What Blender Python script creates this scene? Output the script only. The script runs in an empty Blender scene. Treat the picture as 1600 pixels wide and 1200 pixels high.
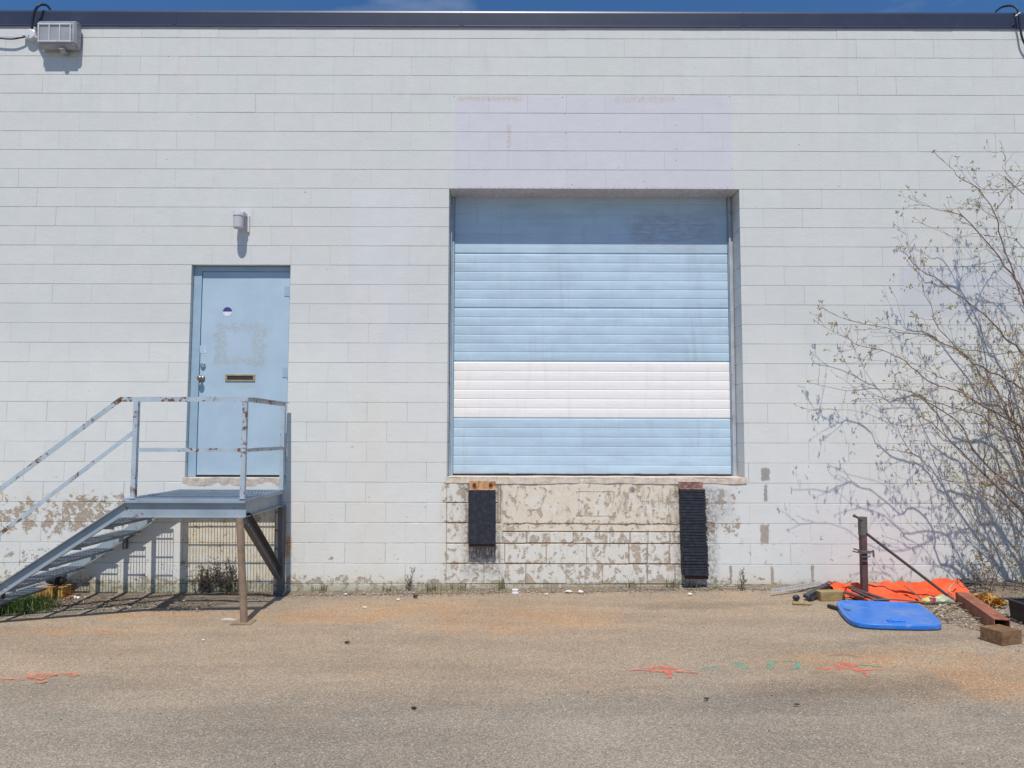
import bpy, bmesh, math, random
from mathutils import Vector, Matrix, Quaternion, noise as mnoise
R = math.radians
rng = random.Random(7)
sc = bpy.context.scene
C = sc.collection

# ------------------------------------------------------------------ camera
FPX, TILT, ROLL, CD, CH = 1150.0, R(4.0), R(0.14), 7.54, 1.61
cam_d = bpy.data.cameras.new('camera'); cam = bpy.data.objects.new('camera', cam_d); C.objects.link(cam)
cam_d.sensor_fit = 'HORIZONTAL'; cam_d.sensor_width = 36; cam_d.lens = 36 * FPX / 1600
cam_d.clip_start = 0.05; cam_d.clip_end = 5000
cam.matrix_world = Matrix.Translation((0, -CD, CH)) @ Matrix.Rotation(R(90) + TILT, 4, 'X') @ Matrix.Rotation(ROLL, 4, 'Z')
sc.camera = cam

# ------------------------------------------------------------------ light
SUN = Vector((0.04, 1.0, -1.85)).normalized()          # direction the light travels
elev = math.asin(-SUN.z); az = math.atan2(-SUN.x, -SUN.y)
w = bpy.data.worlds.new('World'); sc.world = w; w.use_nodes = True
wt = w.node_tree; bg = wt.nodes['Background']
sky = wt.nodes.new('ShaderNodeTexSky'); sky.sky_type = 'NISHITA'; sky.sun_disc = False
sky.sun_elevation = elev; sky.sun_rotation = az
sky.air_density = 1.0; sky.dust_density = 0.1; sky.ozone_density = 4.0
tc = wt.nodes.new('ShaderNodeTexCoord')
mp = wt.nodes.new('ShaderNodeMapping'); mp.inputs['Scale'].default_value = (1.5, 1.5, 5)
wt.links.new(tc.outputs['Generated'], mp.inputs['Vector'])
cn = wt.nodes.new('ShaderNodeTexNoise'); cn.inputs['Scale'].default_value = 2.3; cn.inputs['Detail'].default_value = 6
wt.links.new(mp.outputs[0], cn.inputs['Vector'])
cr = wt.nodes.new('ShaderNodeMapRange'); cr.inputs[1].default_value = .57; cr.inputs[2].default_value = .8
cr.inputs[3].default_value = 0.0; cr.inputs[4].default_value = .55
wt.links.new(cn.outputs[0], cr.inputs[0])
tn = wt.nodes.new('ShaderNodeVectorMath'); tn.operation = 'MULTIPLY'; tn.inputs[1].default_value = (.58, .92, 1.19)
wt.links.new(sky.outputs[0], tn.inputs[0])
mx = wt.nodes.new('ShaderNodeMix'); mx.data_type = 'RGBA'
wt.links.new(cr.outputs[0], mx.inputs[0]); wt.links.new(tn.outputs[0], mx.inputs[6])
mx.inputs[7].default_value = (6.5, 7.0, 8.0, 1)
wt.links.new(mx.outputs[2], bg.inputs[0]); bg.inputs[1].default_value = 0.09
sl = bpy.data.lights.new('sun', 'SUN'); sl.energy = 4.3; sl.angle = R(0.55); sl.color = (1.0, 0.935, 0.835)
so = bpy.data.objects.new('sun', sl); C.objects.link(so); so.location = (-2, -12, 20)
so.rotation_euler = SUN.to_track_quat('-Z', 'Y').to_euler()
sc.view_settings.view_transform = 'Standard'; sc.view_settings.look = 'None'
sc.view_settings.gamma = 1; sc.view_settings.exposure = 0.0
sc.render.engine = 'CYCLES'

# ------------------------------------------------------------------ pixel -> plane (1600x1200 photo coordinates)
def ray(px, py):
    u = (px - 800) / FPX; v = (600 - py) / FPX
    c, s = math.cos(ROLL), math.sin(ROLL)
    r = u * c - v * s; up = u * s + v * c
    return Vector((r, math.cos(TILT) - up * math.sin(TILT), math.sin(TILT) + up * math.cos(TILT)))
CO = Vector((0, -CD, CH))
def W(px, py, Y=0.0):
    d = ray(px, py); return CO + d * ((Y + CD) / d.y)
GS, G0 = 0.015, 0.045
def gz(x): return G0 + GS * max(-8, min(8, x))
def G(px, py, h=0.0):
    d = ray(px, py); t = (G0 + h - CO.z + GS * CO.x) / (d.z - GS * d.x); return CO + d * t
def X(px, Y=0.0): return W(px, 680, Y).x
def Z(py, px=800, Y=0.0): return W(px, py, Y).z

# ------------------------------------------------------------------ node DSL
class S:
    def __init__(s, nt, k): s.nt, s.k = nt, k
    def _m(s, op, *a):
        n = s.nt.nodes.new('ShaderNodeMath'); n.operation = op
        for i, v in enumerate((s,) + a):
            if isinstance(v, S): s.nt.links.new(v.k, n.inputs[i])
            else: n.inputs[i].default_value = v
        return S(s.nt, n.outputs[0])
    def __add__(s, o): return s._m('ADD', o)
    __radd__ = __add__
    def __sub__(s, o): return s._m('SUBTRACT', o)
    def __rsub__(s, o): return (s * -1) + o
    def __mul__(s, o): return s._m('MULTIPLY', o)
    __rmul__ = __mul__
    def max(s, o): return s._m('MAXIMUM', o)
    def min(s, o): return s._m('MINIMUM', o)
    def abs(s): return s._m('ABSOLUTE')
    @staticmethod
    def lerp(a, b, f): return a + (b - a) * f
    def sm(s, a, b, lo=0.0, hi=1.0):
        n = s.nt.nodes.new('ShaderNodeMapRange'); n.interpolation_type = 'SMOOTHSTEP'
        s.nt.links.new(s.k, n.inputs[0])
        if a > b: a, b, lo, hi = b, a, hi, lo
        n.inputs[1].default_value = a; n.inputs[2].default_value = b; n.inputs[3].default_value = lo; n.inputs[4].default_value = hi
        return S(s.nt, n.outputs[0])
class M:
    def __init__(s, name, rough=.7, metal=0.0, spec=.5):
        s.m = bpy.data.materials.new(name); s.m.use_nodes = True; s.nt = s.m.node_tree
        s.b = s.nt.nodes['Principled BSDF']
        s.b.inputs['Roughness'].default_value = rough; s.b.inputs['Metallic'].default_value = metal
        s.b.inputs['Specular IOR Level'].default_value = spec
        t = s.nt.nodes.new('ShaderNodeTexCoord'); s.co = S(s.nt, t.outputs['Object'])
        x = s.nt.nodes.new('ShaderNodeSeparateXYZ'); s.nt.links.new(s.co.k, x.inputs[0])
        s.x, s.y, s.z = (S(s.nt, x.outputs[i]) for i in range(3))
    def vec(s, x, y, z):
        n = s.nt.nodes.new('ShaderNodeCombineXYZ')
        for i, v in enumerate((x, y, z)):
            if isinstance(v, S): s.nt.links.new(v.k, n.inputs[i])
            else: n.inputs[i].default_value = v
        return S(s.nt, n.outputs[0])
    def scaled(s, a, b, c):
        return s.vec(s.x * a, s.y * b, s.z * c)
    def noise(s, sc_, det=4, rough=.55, v=None, w_=None, dist=0):
        n = s.nt.nodes.new('ShaderNodeTexNoise'); s.nt.links.new((v or s.co).k, n.inputs['Vector'])
        n.inputs['Scale'].default_value = sc_; n.inputs['Detail'].default_value = det; n.inputs['Roughness'].default_value = rough
        n.inputs['Distortion'].default_value = dist
        return S(s.nt, n.outputs[0])
    def voro(s, sc_, feat='F1', out='Distance', v=None):
        n = s.nt.nodes.new('ShaderNodeTexVoronoi'); n.feature = feat; s.nt.links.new((v or s.co).k, n.inputs['Vector'])
        n.inputs['Scale'].default_value = sc_
        return S(s.nt, n.outputs[out])
    def attr(s, name):
        n = s.nt.nodes.new('ShaderNodeAttribute'); n.attribute_name = name; return S(s.nt, n.outputs['Fac'])
    def mix(s, f, a, b):
        n = s.nt.nodes.new('ShaderNodeMix'); n.data_type = 'RGBA'
        for v, i in ((f, 0), (a, 6), (b, 7)):
            if isinstance(v, S): s.nt.links.new(v.k, n.inputs[i])
            else: n.inputs[i].default_value = v if i == 0 else tuple(v) + (1,)
        return S(s.nt, n.outputs[2])
    def scale_col(s, c, f):
        n = s.nt.nodes.new('ShaderNodeVectorMath'); n.operation = 'SCALE'
        if isinstance(c, S): s.nt.links.new(c.k, n.inputs[0])
        else: n.inputs[0].default_value = c
        if isinstance(f, S): s.nt.links.new(f.k, n.inputs['Scale'])
        else: n.inputs['Scale'].default_value = f
        return S(s.nt, n.outputs[0])
    def col(s, c):
        if isinstance(c, S): s.nt.links.new(c.k, s.b.inputs['Base Color'])
        else: s.b.inputs['Base Color'].default_value = tuple(c) + (1,)
    def rough(s, r): s.nt.links.new(r.k, s.b.inputs['Roughness'])
    def bump(s, h, dist=.003, st=1.0):
        n = s.nt.nodes.new('ShaderNodeBump'); s.nt.links.new(h.k, n.inputs['Height'])
        n.inputs['Distance'].default_value = dist; n.inputs['Strength'].default_value = st
        s.nt.links.new(n.outputs[0], s.b.inputs['Normal'])
    def alpha(s, a): s.nt.links.new(a.k, s.b.inputs['Alpha'])
    def box(s, x0, z0, x1, z1, soft=.02, x=None, z=None):
        x = x or s.x; z = z or s.z
        return x.sm(x0 - soft, x0 + soft) * x.sm(x1 + soft, x1 - soft) * z.sm(z0 - soft, z0 + soft) * z.sm(z1 + soft, z1 - soft)
def L(r, g, b):   # sRGB 0-255 to linear
    f = lambda c: (c / 255 / 12.92) if c / 255 <= .04045 else ((c / 255 + .055) / 1.055) ** 2.4
    return (f(r), f(g), f(b))
def simple(name, c, rough=.6, metal=0.0, var=.12, sc_=8, c2=None, th=None, bump=0.0, spec=.5, bsc=60):
    m = M(name, rough, metal, spec)
    n = m.noise(sc_, 5)
    base = m.scale_col(c, n.sm(.25, .75, 1 - var, 1 + var))
    if c2: base = m.mix(m.noise(sc_ * 1.7, 6, .65).sm(*(th or (.5, .62))), base, c2)
    m.col(base)
    if bump: m.bump(m.noise(bsc, 4), bump)
    return m.m

# ------------------------------------------------------------------ mesh helpers
class MB:
    def __init__(s): s.bm = bmesh.new()
    def face(s, pts, k=None):
        f = s.bm.faces.new([s.bm.verts.new(p) for p in pts]); return f
    def box(s, a, b, bev=0.0):
        a, b = Vector(a), Vector(b)
        r = bmesh.ops.create_cube(s.bm, size=1); vs = r['verts']; c = (a + b) / 2; d = b - a
        for v in vs: v.co = Vector((v.co.x * d.x, v.co.y * d.y, v.co.z * d.z)) + c
        if bev: bmesh.ops.bevel(s.bm, geom=list({e for v in vs for e in v.link_edges}), offset=bev, segments=2, affect='EDGES', profile=.6)
        return s
    def obox(s, c, dx, dy, dz, rot=None, bev=0.0):
        m = Matrix.Translation(Vector(c)) @ (rot or Matrix.Identity(4))
        r = bmesh.ops.create_cube(s.bm, size=1); vs = r['verts']
        for v in vs: v.co = m @ Vector((v.co.x * dx, v.co.y * dy, v.co.z * dz))
        if bev: bmesh.ops.bevel(s.bm, geom=list({e for v in vs for e in v.link_edges}), offset=bev, segments=2, affect='EDGES', profile=.6)
        return s
    def bar(s, p, q, wd, ht, up=(0, 0, 1), ext=0.0):      # rectangular bar, wd sideways, ht along up
        p, q = Vector(p), Vector(q); d = (q - p).normalized(); p = p - d * ext; q = q + d * ext
        side = d.cross(Vector(up)).normalized(); u = side.cross(d).normalized()
        A = [p + side * i * wd / 2 + u * j * ht / 2 for i, j in ((-1, -1), (1, -1), (1, 1), (-1, 1))]
        B = [x + (q - p) for x in A]
        va = [s.bm.verts.new(x) for x in A]; vb = [s.bm.verts.new(x) for x in B]
        s.bm.faces.new(va[::-1]); s.bm.faces.new(vb)
        for i in range(4): s.bm.faces.new((va[i], va[(i + 1) % 4], vb[(i + 1) % 4], vb[i]))
        return s
    def tube(s, pts, rad, n=8, cap=True):
        pts = [Vector(p) for p in pts]
        rad = rad if isinstance(rad, (list, tuple)) else [rad] * len(pts)
        rings = []; ref = None
        for i, p in enumerate(pts):
            d = (pts[min(i + 1, len(pts) - 1)] - pts[max(i - 1, 0)])
            if d.length < 1e-9: d = Vector((0, 0, 1))
            d.normalize()
            if ref is None: ref = d.orthogonal().normalized()
            ref = (ref - d * ref.dot(d)); ref = ref.normalized() if ref.length > 1e-6 else d.orthogonal().normalized()
            b = d.cross(ref)
            rings.append([s.bm.verts.new(p + (ref * math.cos(a) + b * math.sin(a)) * rad[i]) for a in (2 * math.pi * k / n for k in range(n))])
        for r0, r1 in zip(rings, rings[1:]):
            for k in range(n): s.bm.faces.new((r0[k], r0[(k + 1) % n], r1[(k + 1) % n], r1[k]))
        if cap and n > 2:
            s.bm.faces.new(rings[0][::-1]); s.bm.faces.new(rings[-1])
        return s
    def prism(s, poly, axis, a, b):          # poly of 2-D points extruded along axis 'x','y','z' from a to b
        def P(u, v, t): return {'x': (t, u, v), 'y': (u, t, v), 'z': (u, v, t)}[axis]
        va = [s.bm.verts.new(P(u, v, a)) for u, v in poly]; vb = [s.bm.verts.new(P(u, v, b)) for u, v in poly]
        s.bm.faces.new(va); s.bm.faces.new(vb[::-1]); n = len(poly)
        for i in range(n): s.bm.faces.new((va[i], vb[i], vb[(i + 1) % n], va[(i + 1) % n]))
        return s
    def ball(s, c, r, sub=2, sq=(1, 1, 1)):
        q = bmesh.ops.create_icosphere(s.bm, subdivisions=sub, radius=1)
        for v in q['verts']: v.co = Vector((v.co.x * sq[0], v.co.y * sq[1], v.co.z * sq[2])) * r + Vector(c)
        return s
def wloc(o):
    v = Vector((0, 0, 0))
    while o: v = v + o.location; o = o.parent
    return v
def tag(o, label=None, cat=None, group=None, kind=None):
    if label: o['label'] = label
    if cat: o['category'] = cat
    if group: o['group'] = group
    if kind: o['kind'] = kind
    return o
def obj(name, mb, mat, parent=None, smooth=False, at=None, nofix=False):
    bm = mb.bm if isinstance(mb, MB) else mb
    off = wloc(parent) if parent else Vector(at or (0, 0, 0))
    for v in bm.verts: v.co -= off
    if not nofix: bmesh.ops.recalc_face_normals(bm, faces=bm.faces[:])
    me = bpy.data.meshes.new(name); bm.to_mesh(me); bm.free(); me.materials.append(mat)
    if smooth:
        for p in me.polygons: p.use_smooth = True
    o = bpy.data.objects.new(name, me); C.objects.link(o)
    if parent: o.parent = parent
    else: o.location = off
    return o
def empty(name, loc, label, cat, group=None):
    o = bpy.data.objects.new(name, None); C.objects.link(o); o.location = loc; o.empty_display_size = .1
    return tag(o, label, cat, group)

# ------------------------------------------------------------------ materials
CZ0, CST = 5.4075, 0.20362            # bed joint n lies at CZ0 - n*CST
def zn(n): return CZ0 - n * CST
DX0, DX1, DZ0, DZ1 = -.663, 2.373, 1.19, zn(6)          # dock door opening
EX0, EX1, EZ0, EZ1 = -3.33, -2.303, 1.18, zn(10)        # entry door opening

def wall_material():
    m = M('painted_block', .75, 0, .25)
    big = m.noise(.8, 3); mid = m.noise(5, 4); rnd = m.attr('rnd')
    colr = m.mix(big.sm(.35, .65), (.608, .628, .608), (.628, .632, .620))
    # whiter lower down (part repaint, part sky light put into the colour), slightly creamier streaks
    wob = m.noise(1.2, 3) * .5 - .25
    tint = m.noise(1.9, 3, v=m.vec(m.x * .7, m.y, m.z + 5)); colr = m.mix(tint.sm(.35, .65) * .8, colr, (.604, .626, .620))
    colr = m.mix(m.noise(2.6, 3, v=m.vec(m.x + 9, m.y, m.z * .6)).sm(.52, .66) * .7, colr, (.632, .622, .624))
    colr = m.mix((m.z + wob).sm(2.9, 2.2) * .55, colr, (.73, .73, .695))
    dr = m.noise(7, 5, .65, v=m.vec(m.x * 2.2, m.y, m.z * .12)).sm(.50, .72) * m.z.sm(4.4, 5.9)
    colr = m.scale_col(colr, 1 - dr * .055)
    pores = m.noise(75, 3, .7).sm(.62, .74); colr = m.scale_col(colr, 1 - pores * .05)
    colr = m.mix(m.box(X(560), -.5, X(612), 3.2, .10, x=m.x + (mid * .1)) * .35, colr, (.70, .66, .60))
    # lavender repaint above the dock, bluish patch behind the bush, older strip beside the entry door
    jx = m.x + (m.noise(9, 3) * .02 - .01); jz = m.z + (m.noise(7, 3) * .02 - .01)
    lav = m.box(X(706), zn(6) - .01, X(1153), zn(1) - .03, .012, jx, jz)
    colr = m.mix(lav * .85, colr, (.600, .588, .652))
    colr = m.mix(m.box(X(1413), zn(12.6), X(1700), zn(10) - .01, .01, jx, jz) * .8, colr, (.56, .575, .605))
    colr = m.mix(m.box(X(545), zn(16), X(640), zn(6), .2, jx, jz) * .3, colr, (.66, .655, .73))
    colr = m.scale_col(colr, (rnd * .028 + .986) * mid.sm(.2, .8, .975, 1.025))
    # ---- region weights
    def P(px0, py0, px1, py1, s): return m.box(X(px0), Z(py1), X(px1), Z(py0), s)
    dock = P(690, 752, 1075, 925, .06)
    stucco = P(778, 757, 1062, 832, .015)
    rightd = P(1068, 752, 1170, 850, .18)
    left = P(-400, 772, 228, 838, .10)
    left2 = P(-400, 850, 150, 930, .2)
    under = P(288, 800, 452, 930, .03)
    lowband = (m.z + wob * .3).sm(1.15, .75)
    foot = (m.z + m.noise(3, 4) * .16).sm(.36, .2)
    nA = m.noise(9.5, 8, .64, dist=.5); nB = m.noise(26, 8, .68, v=m.vec(m.x + 3, m.y, m.z * 1.0)); nC = m.noise(40, 5, .65)
    # old cream coat showing
    cream = (stucco * 1.0).max(under * nA.sm(.35, .5)).max(left * nA.sm(.50, .56)).max(dock * .35).max(foot * .45)
    creamc = m.mix(nB.sm(.4, .62), (.63, .55, .42), (.73, .67, .565))
    creamc = m.mix(m.noise(3.3, 5).sm(.45, .66) * .35, creamc, (.74, .67, .46))
    creamc = m.mix(stucco.max(dock) * .55, creamc, (.72, .65, .545))
    creamc = m.mix((stucco.max(dock)) * m.noise(6, 5).sm(.5, .6) * .7, creamc, (.72, .69, .63))
    colr = m.mix(cream, colr, creamc)
    # white remnants over stucco
    # bare block
    fr = ((m.z * -1 + CZ0) * (1 / CST))._m('FRACT'); nearj = (fr - .5).abs().sm(.33, .5)
    nA2 = m.noise(10, 8, .64, v=m.vec(m.x * 1.3, m.y, m.z + 2), dist=.5)
    pn0 = nA * .55 + nB * .45
    pn1 = nA2 * .78 + nB * .22 + nearj * .03 + (m.noise(3.5, 3) - .5) * .12
    pw = (dock * .30 - stucco * .11).max(rightd * .27).max(left * .36).max(left2 * .22).max(under * .18).max(lowband * .12).max(foot * .36)
    pn = S.lerp(pn0, pn1, dock.max(rightd))
    peel = (pn + pw * .42 + rnd * .05).sm(.692, .704)
    rim = (pn + pw * .42 + rnd * .05).sm(.668, .682)
    colr = m.mix(rim * dock.max(left).max(rightd).max(left2) * .75, colr, (.60, .53, .42))
    chip = (nC + lowband * .06 + dock * .05 + (m.noise(2.2, 3) * .12)).sm(.815, .835)
    streak = m.noise(9, 5, v=m.vec(m.x * 3.2, m.y, m.z * .5))
    bare = m.mix(nC.sm(.35, .65), (.33, .275, .225), (.47, .40, .33))
    bare = m.mix(nB.sm(.45, .6) * .6, bare, (.42, .31, .225))
    bare = m.mix(dock * .6, bare, m.mix(nC.sm(.4, .6), (.46, .36, .275), (.56, .47, .375)))
    colr = m.mix((peel.max(chip * .7)), colr, bare)
    vs = P(945, 765, 1064, 808, .02) * m.noise(8, 5, .7, v=m.vec(m.x * 3.0, m.y, m.z * .6)).sm(.53, .58)
    colr = m.mix(vs * .8, colr, (.42, .35, .28))
    # rust and grime runs (real stains)
    colr = m.mix(dock * streak.sm(.5, .75) * .45, colr, (.42, .32, .22))
    smud = P(724, 752, 784, 900, .045).max(P(1052, 760, 1118, 925, .05)) * nB.sm(.35, .62)
    colr = m.mix(smud * .6, colr, (.12, .115, .115))
    drip = P(735, 850, 776, 872, .02) * m.noise(30, 3, v=m.vec(m.x * 2.4, m.y, m.z * .4)).sm(.42, .6)
    colr = m.mix(drip * .8, colr, (.10, .09, .09))
    colr = m.mix(P(1104, 765, 1142, 815, .07) * nB.sm(.3, .6) * .5, colr, (.36, .34, .325))
    colr = m.mix(P(449, 838, 459, 870, .03) * nC.sm(.35, .55), colr, (.62, .34, .13))
    # specific bare marks seen right of the dock
    wx = m.x + (nB * .06 - .03); wz = m.z + (nB * .08 - .04)
    for (a, b, c_, d) in ((1188, 730, 1201, 750), (1185, 819, 1198, 848), (1192, 757, 1197, 783), (1136, 883, 1140, 912), (1262, 882, 1266, 912), (1200, 884, 1204, 914)):
        colr = m.mix(m.box(X(a), Z(d), X(c_), Z(b), .006, wx, wz), colr, (.40, .34, .29) if b > 800 else (.33, .32, .29))
    # horizontal cracks and stuck-on mortar lines in the stucco
    for pyc, amp in ((818, .07), (806, .03), (768, .03)):
        cz = Z(pyc) + 0.0
        lw = .011 if pyc == 818 else .004
        ck = (m.z - cz + (m.noise(5, 7, .75) - .5) * amp).abs().sm(lw, lw * .3) * P(790 if pyc == 818 else 900, 740, 1064 if pyc == 818 else 960, 860, .01)
        colr = m.mix(ck * .9, colr, (.13, .10, .08))
    # dark holes / screw marks above the dock door
    for (a, b) in ((705, 151), (760, 155), (880, 152), (1010, 152), (885, 208), (970, 262), (1063, 195), (1063, 232), (1150, 150), (884, 178), (972, 205), (1010, 283), (895, 288), (1151, 262), (1062, 250), (987, 765), (1140, 415), (1260, 225), (1322, 290)):
        cx, cz = X(a), Z(b)
        r = .006 if b < 700 else .03
        dd = (m.x - cx) * (m.x - cx) + (m.z - cz) * (m.z - cz)
        colr = m.mix(dd.sm(r * r * 2, r * r * .4) * .75, colr, (.22, .19, .17))
    # rusty ghost line along the top of the old sign, dirt at the soffit
    colr = m.mix(m.box(X(712), Z(158), X(815), Z(151), .02, wx, wz) * nC.sm(.4, .55) * .6, colr, (.50, .42, .34))
    colr = m.mix(m.box(X(965), Z(160), X(1062), Z(150), .02, wx, wz) * nC.sm(.45, .6) * .6, colr, (.50, .42, .34))
    colr = m.mix(m.box(X(790), Z(232), X(797), Z(196), .01, wx, wz) * nC.sm(.4, .55) * .6, colr, (.50, .42, .34))
    colr = m.mix(m.box(X(705), Z(298), X(1155), Z(291), .012, wx, wz) * nB.sm(.45, .6) * .5, colr, (.36, .33, .31))
    # joints: dirt held in the depth of the groove
    deep = m.y.sm(.0012, .005)
    gm = m.noise(3.0, 3).sm(.40, .66, .0, .26)
    raw = dock.max(left).max(rightd * .8).max(left2 * .7).max(lowband * nA.sm(.45, .55) * .6)
    colr = m.mix(deep * gm, colr, (.36, .33, .31))
    colr = m.mix(deep * raw * nB.sm(.3, .5), colr, (.36, .28, .215))
    # green-brown algae at the very foot
    colr = m.mix((m.z + m.noise(6, 5) * .14).sm(.25, .13) * .6, colr, (.30, .29, .17))
    inside = m.y.sm(.2, .5)
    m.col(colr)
    m.bump(mid * .35 + m.noise(55, 5, .6) * .45 - peel * 1.1 - rim * .4 + m.noise(14, 4) * .35, .006, .7)
    return m.m
MW = wall_material()
def steel_paint(name, base, rust=.5, rough=.45):
    m = M(name, rough, 0, .5)
    n = m.noise(14, 6, .7); n2 = m.noise(3, 3); n3 = m.noise(60, 3)
    c = m.scale_col(base, m.noise(5, 5).sm(.25, .75, .88, 1.1))
    c = m.mix(m.noise(11, 5, v=m.scaled(1, 1, .25)).sm(.55, .75) * .35, c, tuple(x * .55 for x in base))
    k = (n * .6 + n2 * .4 + n3 * .05)
    c = m.mix(k.sm(.66 - rust * .12, .70 - rust * .12), c, (.16, .075, .04))
    m.col(c); m.bump(n3 * .3 + n * .4, .0015, .5)
    return m.m
M_RAIL = steel_paint('weathered_blue_grey_rail_paint', (.40, .475, .54), .85)
M_STR = steel_paint('blue_grey_painted_steel', (.30, .355, .40), .45)
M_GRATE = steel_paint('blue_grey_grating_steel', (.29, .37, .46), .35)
M_TREAD = steel_paint('shaded_tread_steel', (.19, .235, .29), .35)  # darker copy of the grating steel, underside shade put into the colour
M_DARKST = steel_paint('dark_painted_steel', (.10, .10, .105), .5)
M_RUST = simple('rusty_steel', (.23, .115, .07), .85, 0, .3, 14, (.36, .19, .10), (.48, .64), .001)
M_RUSTPIPE = simple('dull_rusty_pipe', (.25, .18, .125), .8, 0, .25, 10, (.33, .19, .10), (.55, .7), .001)
M_RUSTRED = simple('red_oxide_steel', (.27, .095, .06), .8, 0, .25, 9, (.37, .16, .09), (.5, .65), .001)
M_DARKRED = simple('dark_maroon_steel', (.10, .045, .04), .7, 0, .3, 9, (.15, .07, .05), (.5, .65), .001)
M_COPE = simple('navy_metal_flashing', (.030, .038, .070), .38, 0, .15, 1.5, (.045, .05, .08), (.5, .75))
M_COPEU = simple('purple_shade_strip', (.22, .19, .25), .6)  # purple tone paints the thin shadow line below the coping
def door_blue(name, stains):
    m = M(name, .62, 0, .25)
    o_ = ((DX0 + DX1) / 2, DZ0) if stains == 2 else ((EX0 + EX1) / 2, EZ0)
    m.x = m.x + o_[0]; m.z = m.z + o_[1]
    n = m.noise(4, 5); n2 = m.noise(22, 6, .7); 
    f_ = 1.14 if stains == 2 else 1.0
    c = m.mix(n.sm(.35, .65), tuple(v * f_ for v in (.385, .505, .61)), tuple(v * f_ for v in (.415, .54, .64)))
    c = m.scale_col(c, m.noise(1.3, 3).sm(.3, .7, .96, 1.04))
    return m, c, n, n2
m, c, n, n2 = door_blue('entry_door_blue_paint', 1)
# ghost of a removed notice: square ring of adhesive, scuffs
ex0, ez0, ex1, ez1 = X(333, .07), Z(569, 380, .07), X(410, .07), Z(507, 380, .07)
ox, oz = m.x + (m.noise(9, 6, .7) - .5) * .24, m.z + (m.noise(8, 6, .7, v=m.vec(m.x + 5, m.y, m.z)) - .5) * .24
ring = m.box(ex0, ez0, ex1, ez1, .02, ox, oz) * (1 - m.box(ex0 + .11, ez0 + .07, ex1 - .13, ez1 - .07, .03, ox, oz))
c = m.mix(ring * m.noise(30, 6, .75, v=m.vec(m.x * 1.0, m.y, m.z * 1.5)).sm(.36, .60) * .75, c, (.34, .37, .35))
c = m.mix(m.box(ex0 + .02, ez0 + .02, ex1, ez1, .05) * .3, c, (.46, .55, .66))
c = m.mix(m.box(X(362, .07), Z(606, 380, .07), X(396, .07), Z(600, 380, .07), .03) * .35, c, (.40, .42, .36))
c = m.mix(m.noise(26, 4).sm(.74, .76) * .8, c, (.16, .16, .17))
c = m.mix((m.noise(30, 3, v=m.scaled(1, 1, .3)) + m.z.sm(1.7, 1.2) * .08).sm(.74, .78) * .6, c, (.62, .68, .72))
m.col(c); m.bump(m.noise(9, 3), .004, .3); M_EDOOR = m.m
m, c, n, n2 = door_blue('dock_door_blue_paint', 2)
c = m.mix(m.noise(6, 6, .65, v=m.scaled(.25, 1, 1.4)).sm(.42, .7) * .4, c, (.35, .44, .52)); c = m.mix(m.noise(5, 5, .65, v=m.scaled(2.2, 1, .22)).sm(.52, .72) * .3, c, (.36, .42, .47))
sx_ = m.vec(m.x * .55, m.y, m.z * 3.2); wbx = m.x + (m.noise(3, 4) - .5) * .5; wbz = m.z + (m.noise(4, 4, v=sx_) - .5) * .35
k = m.box(X(985, .28), Z(388, 1050, .28), X(1120, .28), Z(335, 1050, .28), .13, wbx, wbz) * m.noise(13, 7, .75, v=sx_).sm(.36, .62)
c = m.mix(k * .5, c, (.30, .25, .26))
c = m.mix(m.box(X(1075, .28), Z(700, 1050, .28), X(1100, .28), Z(385, 1050, .28), .05) * m.noise(7, 4, v=m.scaled(2, 1, .3)).sm(.4, .7) * .4, c, (.33, .37, .42))
c = m.mix(m.noise(30, 4).sm(.72, .75) * .6, c, (.24, .26, .29))
c = m.mix((m.z + m.noise(4, 4) * .08).sm(1.29, 1.24) * .6, c, (.50, .52, .52))
m.col(c); m.bump(m.noise(1.6, 3, v=m.scaled(1, 1, 2)) + m.noise(12, 4) * .04, .02, .5); M_DBLUE = m.m
m = M('dock_door_white_paint', .62, 0, .25)
c = m.mix(m.noise(6, 5, v=m.scaled(.25, 1, 1)).sm(.5, .75) * .3, (.84, .82, .81), (.76, .73, .71))
c = m.mix(m.noise(30, 4).sm(.74, .77) * .5, c, (.5, .45, .42)); c = m.mix(m.noise(5, 5, .65, v=m.scaled(2.2, 1, .22)).sm(.5, .72) * .3, c, (.66, .62, .60)); m.col(c); m.bump(m.noise(1.6, 3, v=m.scaled(1, 1, 2)), .02, .5); M_DWHITE = m.m
M_FRAME = simple('door_frame_blue_paint', (.31, .44, .55), .5, 0, .08, 6, (.22, .25, .28), (.68, .74))
M_GREYTRIM = simple('grey_track_metal', (.42, .44, .49), .5, 0, .15, 6, (.2, .17, .16), (.62, .7))
M_SEAL = simple('black_rubber_seal', (.02, .02, .022), .7)
m = M('dirty_concrete_sill', .85); n = m.noise(12, 7, .65)
c = m.mix(n.sm(.4, .62), (.64, .56, .47), (.50, .41, .335)); c = m.mix(m.noise(30, 5).sm(.55, .65) * .6, c, (.70, .64, .56))
m.col(c); m.bump(n, .012, .6); M_SILL = m.m
m = M('bumper_rubber', .62, 0, .4); n = m.noise(20, 5)
c = m.mix(n.sm(.4, .7), (.017, .020, .031), (.035, .038, .05)); c = m.mix(m.noise(45, 4).sm(.72, .76), c, (.15, .15, .17)); m.col(c); m.bump(n, .004, .5); M_RUB = m.m
M_CHROME = simple('chrome', (.6, .6, .6), .25, 1.0)
M_BRASS = simple('aged_brass', (.55, .43, .24), .4, .7, .2, 30)
M_BLACK = simple('black_interior', (.012, .012, .013), .6)
M_WHITEPL = simple('white_plastic', (.62, .62, .64), .4, 0, .1, 10, (.45, .44, .42), (.6, .7))
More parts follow.
